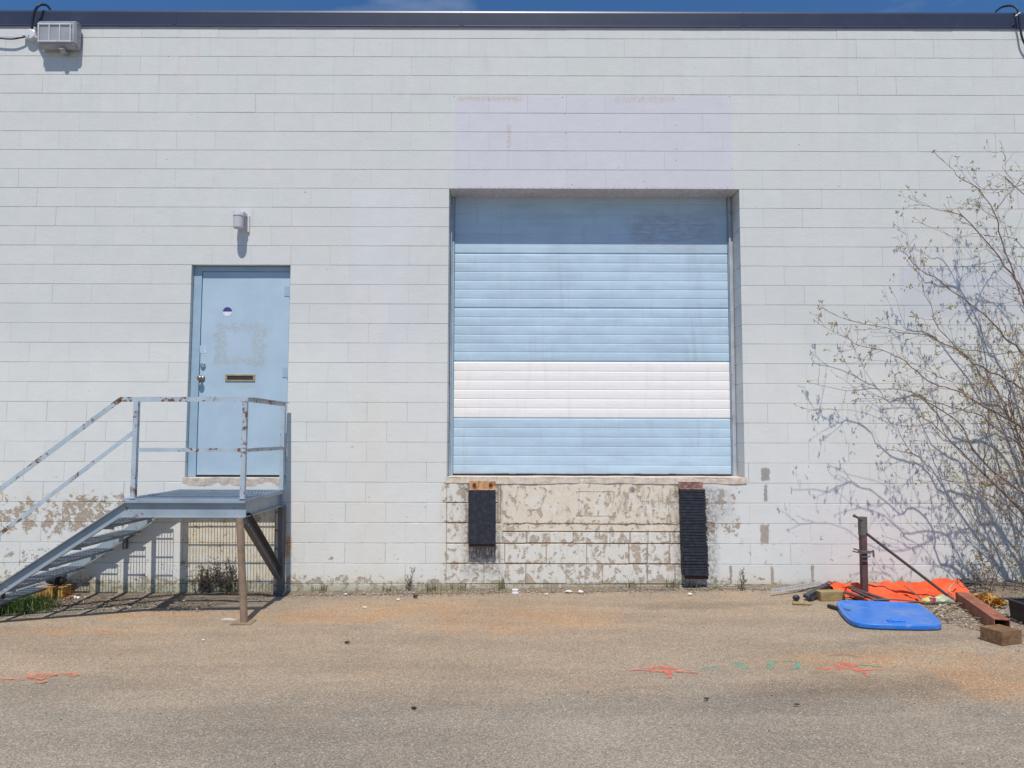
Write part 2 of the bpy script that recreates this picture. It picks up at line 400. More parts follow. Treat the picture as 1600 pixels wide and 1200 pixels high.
m = M('frosted_lamp_glass', .55, 0, .3); m.col((.55, .55, .57)); m.b.inputs['Transmission Weight'].default_value = .08; M_FROST = m.m
M_GREYMET = simple('grey_cast_metal', (.36, .365, .40), .5, .2, .15, 8, (.14, .12, .11), (.62, .7))
M_OLD = simple('old_grey_iron', (.13, .115, .11), .7, .2, .2, 14, (.16, .09, .06), (.5, .62))
M_GLASS = simple('dusty_glass', (.33, .34, .36), .12, 0, .2, 3)
M_CABLE = simple('black_cable', (.015, .017, .025), .5)
M_GCABLE = simple('grey_cable', (.35, .36, .40), .5)
def wood(name, a, b):
    m = M(name, .85, 0, .2); g = m.noise(16, 5, .6, v=m.scaled(.35, 1.6, 1.6), dist=.6)
    c = m.mix(g.sm(.35, .65), a, b); c = m.mix(m.noise(8, 5).sm(.55, .7) * .5, c, tuple(x * .45 for x in a)); m.col(c); m.bump(g, .004, .6); return m.m
M_WOOD = wood('weathered_timber', (.15, .085, .045), (.25, .155, .09))
M_WOOD2 = wood('yellowed_timber', (.27, .19, .085), (.38, .28, .14))
m = M('orange_tarp_fabric', .75, 0, .2); n = m.noise(7, 5)
c = m.mix(n.sm(.35, .65), (.80, .085, .025), (.86, .12, .04)); c = m.mix(m.noise(18, 5).sm(.55, .72) * .5, c, (.40, .09, .05)); c = m.mix(m.noise(5, 6, .7).sm(.5, .7) * .3, c, (.55, .25, .16)); m.col(c); m.bump(m.noise(9, 5, dist=1.2), .03, .6); M_TARP = m.m

m = M('blue_plastic', .38, 0, .5); c = m.mix(m.noise(9, 6, .7).sm(.5, .8) * .35, (.018, .17, .60), (.08, .22, .56)); c = m.mix(m.noise(50, 4).sm(.62, .70) * .5, c, (.25, .24, .26)); c = m.mix(m.noise(4, 7, .75).sm(.45, .72) * .4, c, (.26, .30, .40)); c = m.mix(m.noise(22, 5, .7, v=m.scaled(.25, 1.6, 1)).sm(.60, .66) * .45, c, (.35, .42, .58)); m.col(c); m.bump(m.noise(30, 4), .001, .4); M_BLUEPL = m.m
M_BLKPL = simple('black_plastic', (.022, .024, .028), .45, 0, .2, 12, (.07, .065, .06), (.6, .72))
M_BARK = simple('reddish_brown_bark', (.185, .125, .105), .8, 0, .3, 20, (.27, .22, .19), (.5, .62))
M_TWIG = simple('reddish_twig_bark', (.24, .145, .115), .8, 0, .3, 20, (.30, .22, .17), (.5, .62))
m = M('young_leaf', .6); c = m.mix(m.noise(7, 3).sm(.35, .65), (.34, .33, .10), (.40, .29, .12)); m.col(c); m.b.inputs['Subsurface Weight'].default_value = 0; M_LEAF = m.m
m = M('grass_blade', .6); c = m.mix(m.noise(9, 3).sm(.35, .65), (.075, .11, .03), (.19, .17, .085)); m.col(c); M_GRASS = m.m
m = M('lush_grass', .6); c = m.mix(m.noise(9, 3).sm(.35, .65), (.075, .15, .03), (.17, .24, .07)); m.col(c); M_GREEN = m.m
m = M('bright_weed', .6); c = m.mix(m.noise(9, 3).sm(.35, .65), (.13, .20, .03), (.22, .28, .06)); m.col(c); M_WEED = m.m
M_DRY = simple('dead_stalk', (.085, .065, .055), .9, 0, .3, 30, (.18, .13, .09), (.5, .6))
M_STRAW = simple('straw', (.38, .30, .19), .9, 0, .3, 9, (.22, .16, .1), (.5, .6))
M_PAPER = simple('white_litter', (.75, .73, .70), .7, 0, .08, 30)
M_YEL = simple('dry_yellow_leaf_litter', (.50, .25, .035), .7, 0, .3, 20, (.28, .13, .03), (.5, .62))

def asphalt():
    m = M('asphalt', .9, 0, .25)
    P2 = m.vec(m.x, m.y, 0.0)
    nb = m.noise(.55, 4, v=P2); nm = m.noise(2.2, 6, .6, v=P2); ns = m.noise(95, 3, .7, v=P2); cell = m.voro(140, 'F1', 'Color', v=P2)
    cell2 = m.voro(62, 'F1', 'Distance', v=P2); fine = m.noise(230, 2, .8, v=P2)
    base = m.mix(nb.sm(.35, .65), (.262, .226, .182), (.305, .261, .208))
    tan = m.mix(nm.sm(.35, .65), (.375, .280, .190), (.33, .256, .184))
    def E(px, py, rx, ry):     # soft ellipse on the ground, px/py photo pixel, radii in metres
        p = G(px, py)
        dx = (m.x - p.x + (nm - .5) * 1.1) * (1 / rx); dy = (m.y - p.y + (nm - .5) * .7) * (1 / ry)
        return (dx * dx + dy * dy).sm(1.7, .0)
    t = E(900, 950, 3.4, .95).max(E(300, 985, 3.6, .6)).max(E(60, 1020, 1.5, .8)).max(E(1480, 1045, 1.6, .7)).max(E(640, 1000, 3.5, 1.5) * .8).max(E(1250, 1000, 2.6, .7) * .7)
    colr = m.mix((t * 1.0 + (nm - .5) * .5).sm(.0, 1.0) * .9, base, tan)
    r = E(820, 968, .9, .45).max(E(640, 950, .9, .3)).max(E(560, 960, 1, .25)).max(E(1400, 1028, .9, .2)).max(E(150, 985, .8, .12)).max(E(300, 960, 1.4, .12)).max(E(1560, 1055, .5, .4)).max(E(950, 1075, .35, .14) * .5).max(E(560, 1060, .12, .05) * .5)
    colr = m.mix((r * nm.sm(.3, .6)) * .85, colr, (.42, .262, .148))
    d = E(1345, 1075, .75, .22).max(E(1325, 1024, .14, .05)).max(E(1250, 1100, .6, .25) * .4).max(E(1100, 945, .7, .12) * .6).max(E(1420, 1000, .5, .12) * .6)
    colr = m.scale_col(colr, 1 - d * .26)
    # long faint scrape
    colr = m.scale_col(colr, m.noise(1.1, 6, .7, v=m.vec(m.x * .6 + m.y * .4, m.y * 2.2, 0.0)).sm(.3, .72, .86, 1.10))
    # aggregate
    agg = S(m.nt, cell.k)
    g = m.nt.nodes.new('ShaderNodeSeparateColor'); m.nt.links.new(agg.k, g.inputs[0]); rv = S(m.nt, g.outputs[0]); rv2 = S(m.nt, g.outputs[1])
    colr = m.scale_col(colr, rv.sm(0, 1, .72, 1.26) * ns.sm(.3, .7, .84, 1.16) * fine.sm(.3, .7, .9, 1.1))
    colr = m.mix(rv2.sm(.94, .97) * .42, colr, (.66, .62, .56))
    colr = m.mix(rv2.sm(.06, .03) * .5, colr, (.10, .09, .08))
    pit = m.noise(26, 4, .6, v=P2).sm(.70, .76)
    colr = m.mix(pit * .5, colr, (.13, .11, .095))
    m.col(colr)
    m.bump(rv * .4 + ns * .7 + cell2 * .4 + fine * .3, .005, .75)
    return m.m
M_ASPH = asphalt()
m = M('gritty_soil', .95, 0, .1); n = m.noise(60, 5, .7); nn = m.noise(5, 5)
c = m.mix(n.sm(.35, .65), (.12, .095, .072), (.32, .26, .20)); c = m.mix(nn.sm(.5, .65) * .6, c, (.29, .22, .155))
vc = m.voro(90, 'F1', 'Color'); g_ = m.nt.nodes.new('ShaderNodeSeparateColor'); m.nt.links.new(vc.k, g_.inputs[0])
c = m.mix(S(m.nt, g_.outputs[0]).sm(.88, .92) * .7, c, (.45, .40, .34))
m.col(c); m.bump(n, .02, .9); M_SOIL = m.m

# ------------------------------------------------------------------ ground
def ground_sheet():
    mb = MB(); bm = mb.bm
    xs = [-1500, -300, -60, -20, -8] + [-8 + i * .5 for i in range(1, 32)] + [8, 20, 60, 300, 1500]
    ys = [-1500, -300, -60, -20, -9] + [-9 + i * .4 for i in range(1, 24)] + [1, 20, 60, 300, 1500]
    V = {}
    for i, x in enumerate(xs):
        for j, y in enumerate(ys):
            near = abs(x) < 8.1 and -9.1 < y < 1
            z = gz(x) + ((mnoise.noise(Vector((x * .6, y * .6, 0))) * .008) * min(1, abs(y) / 2) if near else 0)
            V[i, j] = bm.verts.new((x, y, z))
    for i in range(len(xs) - 1):
        for j in range(len(ys) - 1):
            bm.faces.new((V[i, j], V[i + 1, j], V[i + 1, j + 1], V[i, j + 1]))
    return obj('asphalt_yard', mb, M_ASPH, smooth=True)
tag(ground_sheet(), kind='structure')

def fb(x, y, s=1.0): return mnoise.fractal(Vector((x * s, y * s, 1.7)), 0.9, 2.0, 5)
def soil():
    mb = MB(); bm = mb.bm
    nx = 420
    def width(x):
        a = .10 + .07 * fb(x, 3, 1.6) + .03 * fb(x, 9, 9)
        if x < -2.4: a += .38 * min(1, (-2.4 - x) / .4)
        if x > 2.6: a += .30 * min(1, (x - 2.6) / .8)
        if x > 3.9: a += 1.0 * min(1, (x - 3.9) / 1.2) + .12 * fb(x, 5, 4)
        return max(.04, a)
    prev = None
    for i in range(nx + 1):
        x = -8 + 16 * i / nx; wd = width(x); col_ = []
        for j in range(9):
            t = j / 8; y = .01 - (wd + .01) * t
            z = gz(x) + .005 + (1 - t) * (.014 + .02 * abs(fb(x, y, 6))) - (t > .99) * .004
            col_.append(bm.verts.new((x, y, z + .010 * (1 - t))))
        if prev:
            for j in range(8): bm.faces.new((prev[j], prev[j + 1], col_[j + 1], col_[j]))
        prev = col_
    return obj('soil_verge', mb, M_SOIL, smooth=True)
tag(soil(), kind='structure')

# ------------------------------------------------------------------ the building
bld = empty('warehouse', (0, 0, 0), 'white painted concrete block warehouse with a blue dock door and a blue entry door', 'building')

def subtract(rects, hole):
    out = []
    hx0, hz0, hx1, hz1 = hole
    for (x0, z0, x1, z1) in rects:
        if x1 <= hx0 + 1e-5 or x0 >= hx1 - 1e-5 or z1 <= hz0 + 1e-5 or z0 >= hz1 - 1e-5: out.append((x0, z0, x1, z1)); continue
        if x0 < hx0: out.append((x0, z0, hx0, z1))
        if x1 > hx1: out.append((hx1, z0, x1, z1))
        a, b = max(x0, hx0), min(x1, hx1)
        if z0 < hz0: out.append((a, z0, b, hz0))
        if z1 > hz1: out.append((a, hz1, b, z1))
    return [r for r in out if r[2] - r[0] > .004 and r[3] - r[1] > .004]
def wall_mesh():
    mb = MB(); bm = mb.bm
    lay = bm.faces.layers.float.new('rnd')
    rr = random.Random(3)
    def tile(O, U, V_, N, x0, z0, x1, z1, gi=.0045, gv=.0016, depth=.006, dv=.006):
        # one block face: O + U*x + V*z, N outward; V-shaped joints around
        r = rr.random(); j = rr.uniform(-.0009, .0009); 
        gt = gi * rr.uniform(.6, 1.25); gb = gi * rr.uniform(.6, 1.25); gl = gv * rr.uniform(.3, 2); gr = gv * rr.uniform(.3, 2)
        gt = min(gt, (z1 - z0) * .3); gb = min(gb, (z1 - z0) * .3)
        nseg = max(1, int((x1 - x0) / .1))
        def P(x, z, d): return O + U * x + V_ * z - N * d
        T, B_, TI, BI = [], [], [], []
        for k in range(nseg + 1):
            x = x0 + (x1 - x0) * k / nseg
            xi = x0 + gl + (x1 - x0 - gl - gr) * k / nseg
            wt_ = .0011 * mnoise.noise(Vector((x * 9, z1 * 5, 0))); wb_ = .0011 * mnoise.noise(Vector((x * 9, z0 * 5, 4)))
            T.append(bm.verts.new(P(x, z1, depth))); B_.append(bm.verts.new(P(x, z0, depth)))
            TI.append(bm.verts.new(P(xi, z1 - max(.001, gt + wt_), j))); BI.append(bm.verts.new(P(xi, z0 + max(.001, gb + wb_), j)))
        fs = []
        for k in range(nseg):
            fs.append(bm.faces.new((BI[k], BI[k + 1], TI[k + 1], TI[k])))
            fs.append(bm.faces.new((TI[k], TI[k + 1], T[k + 1], T[k])))
            fs.append(bm.faces.new((B_[k], B_[k + 1], BI[k + 1], BI[k])))
        l1 = bm.verts.new(P(x0, z0 + gb, dv)); l2 = bm.verts.new(P(x0, z1 - gt, dv)); r1 = bm.verts.new(P(x1, z0 + gb, dv)); r2 = bm.verts.new(P(x1, z1 - gt, dv))
        fs.append(bm.faces.new((l1, BI[0], TI[0], l2))); fs.append(bm.faces.new((BI[-1], r1, r2, TI[-1])))
        fs.append(bm.faces.new((B_[0], BI[0], l1))); fs.append(bm.faces.new((l2, TI[0], T[0]))); fs.append(bm.faces.new((B_[-1], r1, BI[-1]))); fs.append(bm.faces.new((r2, T[-1], TI[-1])))
        for f in fs: f[lay] = r
    O, U, V_, N = Vector((0, 0, 0)), Vector((1, 0, 0)), Vector((0, 0, 1)), Vector((0, -1, 0))
    BL = .4102
    holes = [(DX0, DZ0, DX1, DZ1), (EX0, EZ0, EX1, EZ1)]
    U0, U1 = -.663, 1.76
    under_hole = (U0, zn(26), U1, DZ0)
    for n in range(-3, 28):
        z1, z0 = min(zn(n), 5.995), zn(n + 1)
        odd = n % 2
        ph = (DX0 if odd else DX0 - BL * .5)
        k0 = int((-9.2 - ph) / BL) - 1
        for k in range(k0, k0 + 48):
            x0 = ph + k * BL
            if x0 + BL < -9.19 or x0 > 9.19: continue
            rs = [(max(x0, -9.2), z0, min(x0 + BL, 9.2), z1)]
            for h in holes + [under_hole]: rs = subtract(rs, h)
            low = z1 < 1.2
            for r in rs:
                tile(O, U, V_, N, *r, gi=.0031 if not low else .0050, gv=(.0030 if z1 < 2.1 else .0026), dv=(rr.choice((.0015, .003, .005)) if z1 < 2.1 else rr.choice((.0006, .0009, .0013, .0018, .0028))))
    # the patched masonry under the dock door
    und = []
    def row(za, zb, cuts):
        for a, b in zip(cuts, cuts[1:]): und.append((a, zb, b, za))
    XL = U0
    row(DZ0 - .001, zn(22), [XL, X(733), X(778)]); row(zn(22), zn(23), [XL, X(729), X(778)])
    zq = zn(23) - .085
    row(zn(23), zn(24), [XL, X(732), X(786)])
    und.append((X(782), zq, U1, DZ0 - .001)); und.append((X(778) - .0, zn(23), X(782), DZ0 - .001))
    row(zq, zn(24), [X(786), X(823), X(895), X(983), X(1011), X(1045), U1])
    row(zn(24), zn(25), [XL, X(733), X(789), X(853), X(916), X(981), X(1010), X(1044), U1])
    row(zn(25), zn(26), [XL, X(757), X(822), X(884), X(940), X(1009), X(1052), U1])
    for r in und: tile(O, U, V_, N, *r, gi=.011, gv=.009, depth=.012)
    # jambs and soffits, their own courses
    D = .30
    for xx, nx_ in ((DX0, 1), (DX1, -1)):
        for n in range(6, 21):
            z1, z0 = zn(n), max(zn(n + 1), DZ0)
            tile(Vector((xx, 0, 0)), Vector((0, 1, 0)), V_, Vector((nx_, 0, 0)), .0, z0, D, z1)
    tile(Vector((0, 0, DZ1)), Vector((1, 0, 0)), Vector((0, 1, 0)), Vector((0, 0, -1)), DX0, 0, DX1, D)
    for xx, nx_ in ((EX0, 1), (EX1, -1)):
        for n in range(10, 21):
            z1, z0 = zn(n), max(zn(n + 1), EZ0)
            tile(Vector((xx, 0, 0)), Vector((0, 1, 0)), V_, Vector((nx_, 0, 0)), .0, z0, .12, z1)
    tile(Vector((0, 0, EZ1)), Vector((1, 0, 0)), Vector((0, 1, 0)), Vector((0, 0, -1)), EX0, 0, EX1, .12)
    # solid core behind the faces, with the two openings left clear
    e = .012
    rs = [(-9.2, -.5, 9.2, 5.99)]
    for h in holes: rs = subtract(rs, (h[0] - e, h[1] - .02, h[2] + e, h[3] + e))
    for (x0, z0, x1, z1) in rs: mb.box((x0, e, z0), (x1, .5, z1))
    # side and back walls
    mb.box((-9.2, .5, -.5), (-9.0, 14, 6.0)); mb.box((9.0, .5, -.5), (9.2, 14, 6.0)); mb.box((-9.2, 14, -.5), (9.2, 14.2, 6.0))
    return mb
obj('wall', wall_mesh(), MW, bld, nofix=True)
obj('roof', MB().box((-9.05, .45, 5.80), (9.05, 14.1, 5.90)), simple('roof_felt', (.1, .1, .1), .9), bld)

# metal coping
zc0, zc1 = W(800, 41.5, -.01).z, W(800, 17.5, -.01).z
cp = MB()
xs = [-9.25, -6.6, -3.60, -.55, 2.45, 5.3, 9.25]
for a, b in zip(xs, xs[1:]):
    cp.prism([(-.010, zc0), (-.016, zc0 - .003), (-.016, zc0 + .003), (-.012, zc0 + .010), (-.012, zc1 - .02), (-.006, zc1), (.36, zc1 - .03), (.36, zc0 + .05), (.012, zc0 + .05), (.012, zc0)], 'x', a + .0015, b - .0015)
    cp.box((b - .02, -.0145, zc0 + .012), (b + .03, -.0115, zc1 - .022))
co_ = obj('coping', cp, M_COPE, bld)
obj('coping_shade_strip', MB().box((-9.25, -.009, zc0 - .020), (9.25, .010, zc0 - .001)), M_COPEU, co_)  # added strip, its colour stands in for the coping's shadow line

# ------------------------------------------------------------------ dock door
YD = .28
dd = bpy.data.objects.new('dock_door', None); C.objects.link(dd); dd.parent = bld; dd.location = ((DX0 + DX1) / 2, YD, DZ0)
lx0, lx1 = X(708.5, YD), X(1141.5, YD)
panel_y = [742.5, 653.5, 565, 481.5, 396.5, 305]
for i in range(5):
    z0, z1 = Z(panel_y[i], 900, YD), Z(panel_y[i + 1], 900, YD)
    if i == 4: z1 = DZ1 + .05
    mb = MB(); n = 6; pts = []
    ph = (z1 - z0 - .012) / n
    for k in range(n):
        a = z0 + .006 + k * ph
        pts += [(YD + .0030, a), (YD + .0008, a + .004), (YD, a + .010), (YD - .0012, a + ph * .5), (YD, a + ph - .012), (YD + .0022, a + ph - .004)]
    prof = [(YD + .012, z0)] + pts + [(YD + .012, z1), (YD + .045, z1), (YD + .045, z0)]
    mb.prism(prof, 'x', lx0, lx1)
    tg = obj('door_section', mb, M_DWHITE if i == 1 else M_DBLUE, dd)
    if i == 1: tag(tg, 'white painted door section, the second from the bottom')
z0, z1 = DZ0, DZ1
for a, b in ((DX0 + .004, lx0 - .004), (lx1 + .004, DX1 - .045)):
    obj('side_track', MB().box((a, YD - .012, z0), (b, YD + .05, z1 - .004)), M_FRAME, dd)
for a, b in (((DX1 - .043, YD - .035, z0), (DX1 - .026, YD + .05, z1 - .004)), ((DX1 - .024, YD - .018, z0), (DX1 - .002, YD + .05, z1 - .004)), ((DX0 + .003, YD - .06, z0), (DX0 + .016, YD - .014, z1 - .1))):
    obj('jamb_angle', MB().box(a, b), M_GREYTRIM, dd)
sb = MB()
for k in range(40):
    a = lx0 + (lx1 - lx0) * k / 40; b = a + (lx1 - lx0) / 40; h = .010 + .007 * abs(fb(k * .37, 0, 1))
    sb.box((a, YD - .012, DZ0 - .004), (b, YD + .03, DZ0 + .006 + h))
obj('bottom_seal', sb, M_SEAL, dd)
# concrete lip under the door
lip = MB(); n = 60; prev = None; bm = lip.bm
for k in range(n + 1):
    x = DX0 - .01 + (DX1 + .03 - DX0) * k / n
    zt = DZ0 - .002 + .004 * fb(x, 1, 3); zb = Z(757) + .012 * fb(x, 7, 3); yo = -.005 + .006 * fb(x, 4, 5)
    ring = [bm.verts.new(p) for p in ((x, YD + .2, zt), (x, -.006, zt), (x, yo, zt - .012), (x, yo - .002, zb + .012), (x, .004, zb), (x, .02, zb))]
    if prev:
        for j in range(5): bm.faces.new((prev[j], prev[j + 1], ring[j + 1], ring[j]))
    else: bm.faces.new(ring)
    prev = ring
bm.faces.new(prev[::-1])
obj('dock_sill', lip, M_SILL, bld, smooth=False)

# ------------------------------------------------------------------ entry door
YE = .07
ed = bpy.data.objects.new('entry_door', None); C.objects.link(ed); ed.parent = bld; ed.location = ((EX0 + EX1) / 2, YE, EZ0)
fx0, fx1 = X(309, YE), X(447.5, YE); fz1 = Z(425, 380, YE)
f = MB()
f.box((EX0 + .004, YE - .012, EZ0), (fx0 - .004, .15, EZ1 - .004), .003)
f.box((fx1 + .004, YE - .012, EZ0), (EX1 - .004, .15, EZ1 - .004), .003)
f.box((fx0 - .004, YE - .011, fz1 + .004), (fx1 + .004, .149, EZ1 - .005), .003)
obj('door_frame', f, M_FRAME, ed)
leaf = obj('door_leaf', MB().box((fx0, YE, EZ0 + .018), (fx1, YE + .045, fz1), .002), M_EDOOR, ed)
obj('threshold', MB().box((fx0 - .003, YE - .006, EZ0 + .001), (fx1 + .003, YE + .06, EZ0 + .012)), M_SEAL, ed)
for py in (455, 582, 712):
    h = MB(); p = W(443, py, YE - .004); h.box((fx1 - .055, YE - .005, p.z - .05), (fx1 + .002, YE - .0005, p.z + .05))
    h.tube([(fx1 + .003, YE - .010, p.z - .055), (fx1 + .003, YE - .010, p.z + .055)], .007, 8)
    obj('hinge', h, M_FRAME, ed)
p = W(313, 591, YE - .04); kb = MB()
kb.tube([(p.x, YE, p.z), (p.x, YE - .008, p.z)], .034, 20); kb.tube([(p.x, YE - .008, p.z), (p.x, YE - .04, p.z)], .012, 12)
kb.ball((p.x, YE - .055, p.z), .028, 3, (1, .8, 1)); obj('door_knob', kb, simple('tarnished_knob', (.30, .25, .20), .35, .8, .2, 40), ed, smooth=True)
p = W(317, 571, YE - .01); obj('deadbolt', MB().tube([(p.x, YE, p.z), (p.x, YE - .012, p.z), (p.x, YE - .020, p.z)], [.029, .027, .020], 20), M_CHROME, ed)
p0, p1 = W(352, 596, YE), W(399, 585, YE); ms = MB(); t = .016
ms.box((p0.x, YE - .008, p0.z), (p1.x, YE - .0005, p0.z + t), .002); ms.box((p0.x, YE - .008, p1.z - t), (p1.x, YE - .0005, p1.z), .002)
ms.box((p0.x, YE - .0075, p0.z + t), (p0.x + .02, YE - .0005, p1.z - t)); ms.box((p1.x - .02, YE - .0075, p0.z + t), (p1.x, YE - .0005, p1.z - t))
mslot = obj('mail_slot', ms, M_BRASS, ed)
obj('slot_flap', MB().box((p0.x + .02, YE - .003, p0.z + t), (p1.x - .02, YE - .0006, p1.z - t)), simple('dark_slot', (.05, .028, .022), .5), mslot)
# round sticker: purple upper half, white lower half
p = W(355.5, 487, YE); r = .048
def halfdisc(a0, a1): 
    mb = MB(); pts = [(p.x + r * math.cos(a0 + (a1 - a0) * k / 16), p.z + r * math.sin(a0 + (a1 - a0) * k / 16)) for k in range(17)]
    mb.prism(pts, 'y', YE - .0018, YE - .0004); return mb
stk = obj('round_sticker', halfdisc(math.pi, 2 * math.pi), simple('sticker_white', (.72, .73, .82), .4), ed)
obj('sticker_top', halfdisc(0, math.pi), simple('sticker_purple', (.07, .05, .22), .4), stk)
p = W(317, 546, YE)
sq = obj('square_sticker', MB().box((p.x - .037, YE - .0018, p.z - .037), (p.x + .037, YE - .0004, p.z + .037)), simple('faded_sticker', (.50, .60, .70), .4, 0, .15, 60), ed)
tk = MB()
for k in range(3): tk.box((p.x - .018, YE - .0026, p.z - .020 + k * .018), (p.x + .014 - k * .006, YE - .0020, p.z - .016 + k * .018))
tk.tube([(p.x - .002, YE - .0022, p.z + .012), (p.x + .006, YE - .0022, p.z + .026)], .003, 6)
obj('sticker_print', tk, simple('grey_print', (.36, .43, .50), .5), sq)
obj('scuff_patch', MB().box((fx0 + .02, YE - .0006, EZ0 + .03), (fx0 + .021, YE - .0004, EZ0 + .031)), M_EDOOR, ed)
bpy.data.objects.remove(bpy.data.objects['scuff_patch'])
# rough sill below the entry door
es = MB(); bm = es.bm; prev = None
for k in range(41):
    x = EX0 - .02 + (EX1 - EX0 + .02) * k / 40
    yo = -.004 + .004 * fb(x, 2, 7); zm = Z(760) + .006 * fb(x, 3, 9)
    ring = [bm.verts.new(q) for q in ((x, YE + .05, EZ0 - .003), (x, -.004, EZ0 - .004 + .004 * fb(x, 1, 8)), (x, yo, EZ0 - .02), (x, yo + .004, zm), (x, .01, zm - .01))]
    if prev:
        for j in range(4): bm.faces.new((prev[j], prev[j + 1], ring[j + 1], ring[j]))
    prev = ring
obj('door_sill', es, M_SILL, bld)

# ------------------------------------------------------------------ dock bumpers
def bumper(px0, px1, pyt, pyb, label, laminated):
    Yb = -.10
    x0, x1 = X(px0, Yb), X(px1, Yb); zt, zb = W((px0 + px1) / 2, pyt, Yb).z, W((px0 + px1) / 2, pyb, Yb).z
    root = empty('dock_bumper', ((x0 + x1) / 2, 0, zb), label, 'dock bumper', 'dock bumpers under the blue dock door')
    if not laminated:
        obj('rubber_block', MB().box((x0, Yb, zb), (x1, -.008, zt), .006), M_RUB, root)
        a = MB(); a.box((x0 + .004, -.012, zt + .001), (x1 - .002, -.002, zt + .085), .001); a.box((x0 + .004, Yb + .006, zt + .001), (x1 - .002, -.012, zt + .008), .001)
        tp = obj('top_angle', a, simple('orange_rusty_steel', (.50, .30, .15), .8, 0, .3, 10, (.30, .14, .06), (.48, .6)), root)
        b = MB(); b.box((x0 + .006, Yb + .012, zb - .030), (x1 - .006, -.004, zb - .002), .001)
        obj('bottom_angle', b, simple('dark_rust_angle', (.06, .035, .03), .9), root)
        mbolt = simple('deep_rust_bolt', (.13, .045, .03), .9)
        for bx in (x0 + .055, x1 - .05):
            bl = MB(); bl.tube([(bx, -.012, zt + .050), (bx, -.026, zt + .050)], .021, 6); bl.ball((bx, -.028, zt + .05), .012, 2)
            obj('bolt', bl, mbolt, tp)
        s = MB()
        s.box((x0 + .10, Yb - .001, zb + .10), (x0 + .105, Yb + .002, zb + .13))
    else:
        mb = MB(); n = 30; hh = (zt - zb) / n; rr = random.Random(5)
        for k in range(n):
            t = k / n; sh = .022 * (1 - t) ** 1.4
            zk = zb + k * hh
            tilt = rr.uniform(-.003, .003)
            mb.obox(((x0 + x1) / 2 + sh + rr.uniform(-.004, .004), (Yb - .008) / 2 + rr.uniform(-.005, .003), zk + hh / 2), x1 - x0 - rr.uniform(0, .012), .092, hh * rr.uniform(.72, .93),
                    Matrix.Rotation(rr.uniform(-.02, .02), 4, 'Y'), .002)
        mb.box((x0 + .02, Yb + .02, zb), (x1 - .005, -.008, zt))
        obj('rubber_laminations', mb, M_RUB, root)
        a = MB(); a.box((x0, -.014, zt + .001), (x1 - .006, -.002, zt + .072), .001); a.box((x0, Yb + .01, zt + .001), (x1 - .006, -.014, zt + .009), .001)
        obj('top_angle', a, simple('purple_rusty_steel', (.20, .10, .085), .8, 0, .3, 14, (.34, .23, .19), (.5, .6)), root)
        b = MB(); b.box((x0 + .05, Yb + .02, zb - .035), (x1 + .018, -.004, zb - .003), .001)
        obj('bottom_angle', b, simple('maroon_angle', (.05, .025, .025), .9), root)
bumper(732.5, 774.5, 766, 851, 'short smooth black rubber dock bumper under an orange rusty two-bolt plate', False)
bumper(1062, 1101.5, 765, 900, 'long black laminated rubber dock bumper reaching nearly to the ground', True)

# ------------------------------------------------------------------ wall lamp
p = W(374, 345, -.10)
wl = empty('wall_lamp', (p.x, 0, p.z), 'small white jar-shaped lamp on the wall above the entry door', 'lamp')
obj('back_plate', MB().box((p.x - .005, -.022, p.z - .095), (p.x + .075, -.001, p.z + .085), .006), M_WHITEPL, wl)
a = MB(); a.box((p.x - .005, -.14, p.z + .062), (p.x + .055, -.02, p.z + .098), .008); a.tube([(p.x - .005, -.11, p.z + .045), (p.x - .005, -.11, p.z + .09)], [.057, .054], 24)
obj('lamp_cap', a, M_WHITEPL, wl, smooth=False)
obj('glass_jar', MB().tube([(p.x - .005, -.11, p.z + .045), (p.x - .005, -.11, p.z - .075), (p.x - .005, -.11, p.z - .082)], [.052, .050, .044], 24), M_FROST, wl)

# ------------------------------------------------------------------ flood light, junction box, cables at the roof edge
p = W(92, 56, -.08)
fl = empty('flood_light', (p.x, 0, p.z), 'boxy grey flood light high on the wall at the top left under the roof edge', 'flood light')
hw = .205
hb = MB()
sec = [(-.02, p.z + .13), (-.08, p.z + .16), (-.135, p.z + .12), (-.120, p.z - .10), (-.07, p.z - .15), (-.02, p.z - .12)]
hb.prism(sec, 'x', p.x - hw, p.x + hw)
bmesh.ops.bevel(hb.bm, geom=hb.bm.edges[:], offset=.012, segments=2, affect='EDGES')
obj('housing', hb, M_GREYMET, fl)
gl = MB(); gl.prism([(-.132, p.z + .090), (-.138, p.z + .088), (-.128, p.z - .080), (-.122, p.z - .080)], 'x', p.x - hw + .03, p.x + hw - .05)
obj('lens', gl, M_GLASS, fl)
gr = MB()
for k in range(4): 
    xx = p.x - hw + .03 + k * (2 * hw - .08) / 3; gr.bar((xx, -.141, p.z + .09), (xx, -.131, p.z - .085), .012, .01, (1, 0, 0))
gr.bar((p.x - hw + .02, -.141, p.z + .092), (p.x + hw - .04, -.141, p.z + .092), .014, .012); gr.bar((p.x - hw + .02, -.130, p.z - .086), (p.x + hw - .04, -.130, p.z - .086), .014, .012)
obj('lens_frame', gr, M_WHITEPL, fl)
br = MB(); br.box((p.x - .06, -.04, p.z - .06), (p.x + .06, -.002, p.z + .06), .006); br.tube([(p.x + .05, -.03, p.z - .155), (p.x + .05, -.07, p.z - .17), (p.x + .05, -.10, p.z - .14)], .03, 12)
obj('bracket', br, M_GREYMET, fl)
q = W(48, 54, -.05)
jb = empty('junction_box', (q.x, 0, q.z), 'round white junction box beside the flood light', 'junction box')
j = MB(); j.tube([(q.x, -.002, q.z), (q.x, -.055, q.z), (q.x, -.065, q.z)], [.062, .060, .045], 24); j.tube([(q.x - .06, -.03, q.z), (q.x - .09, -.03, q.z)], .018, 10)
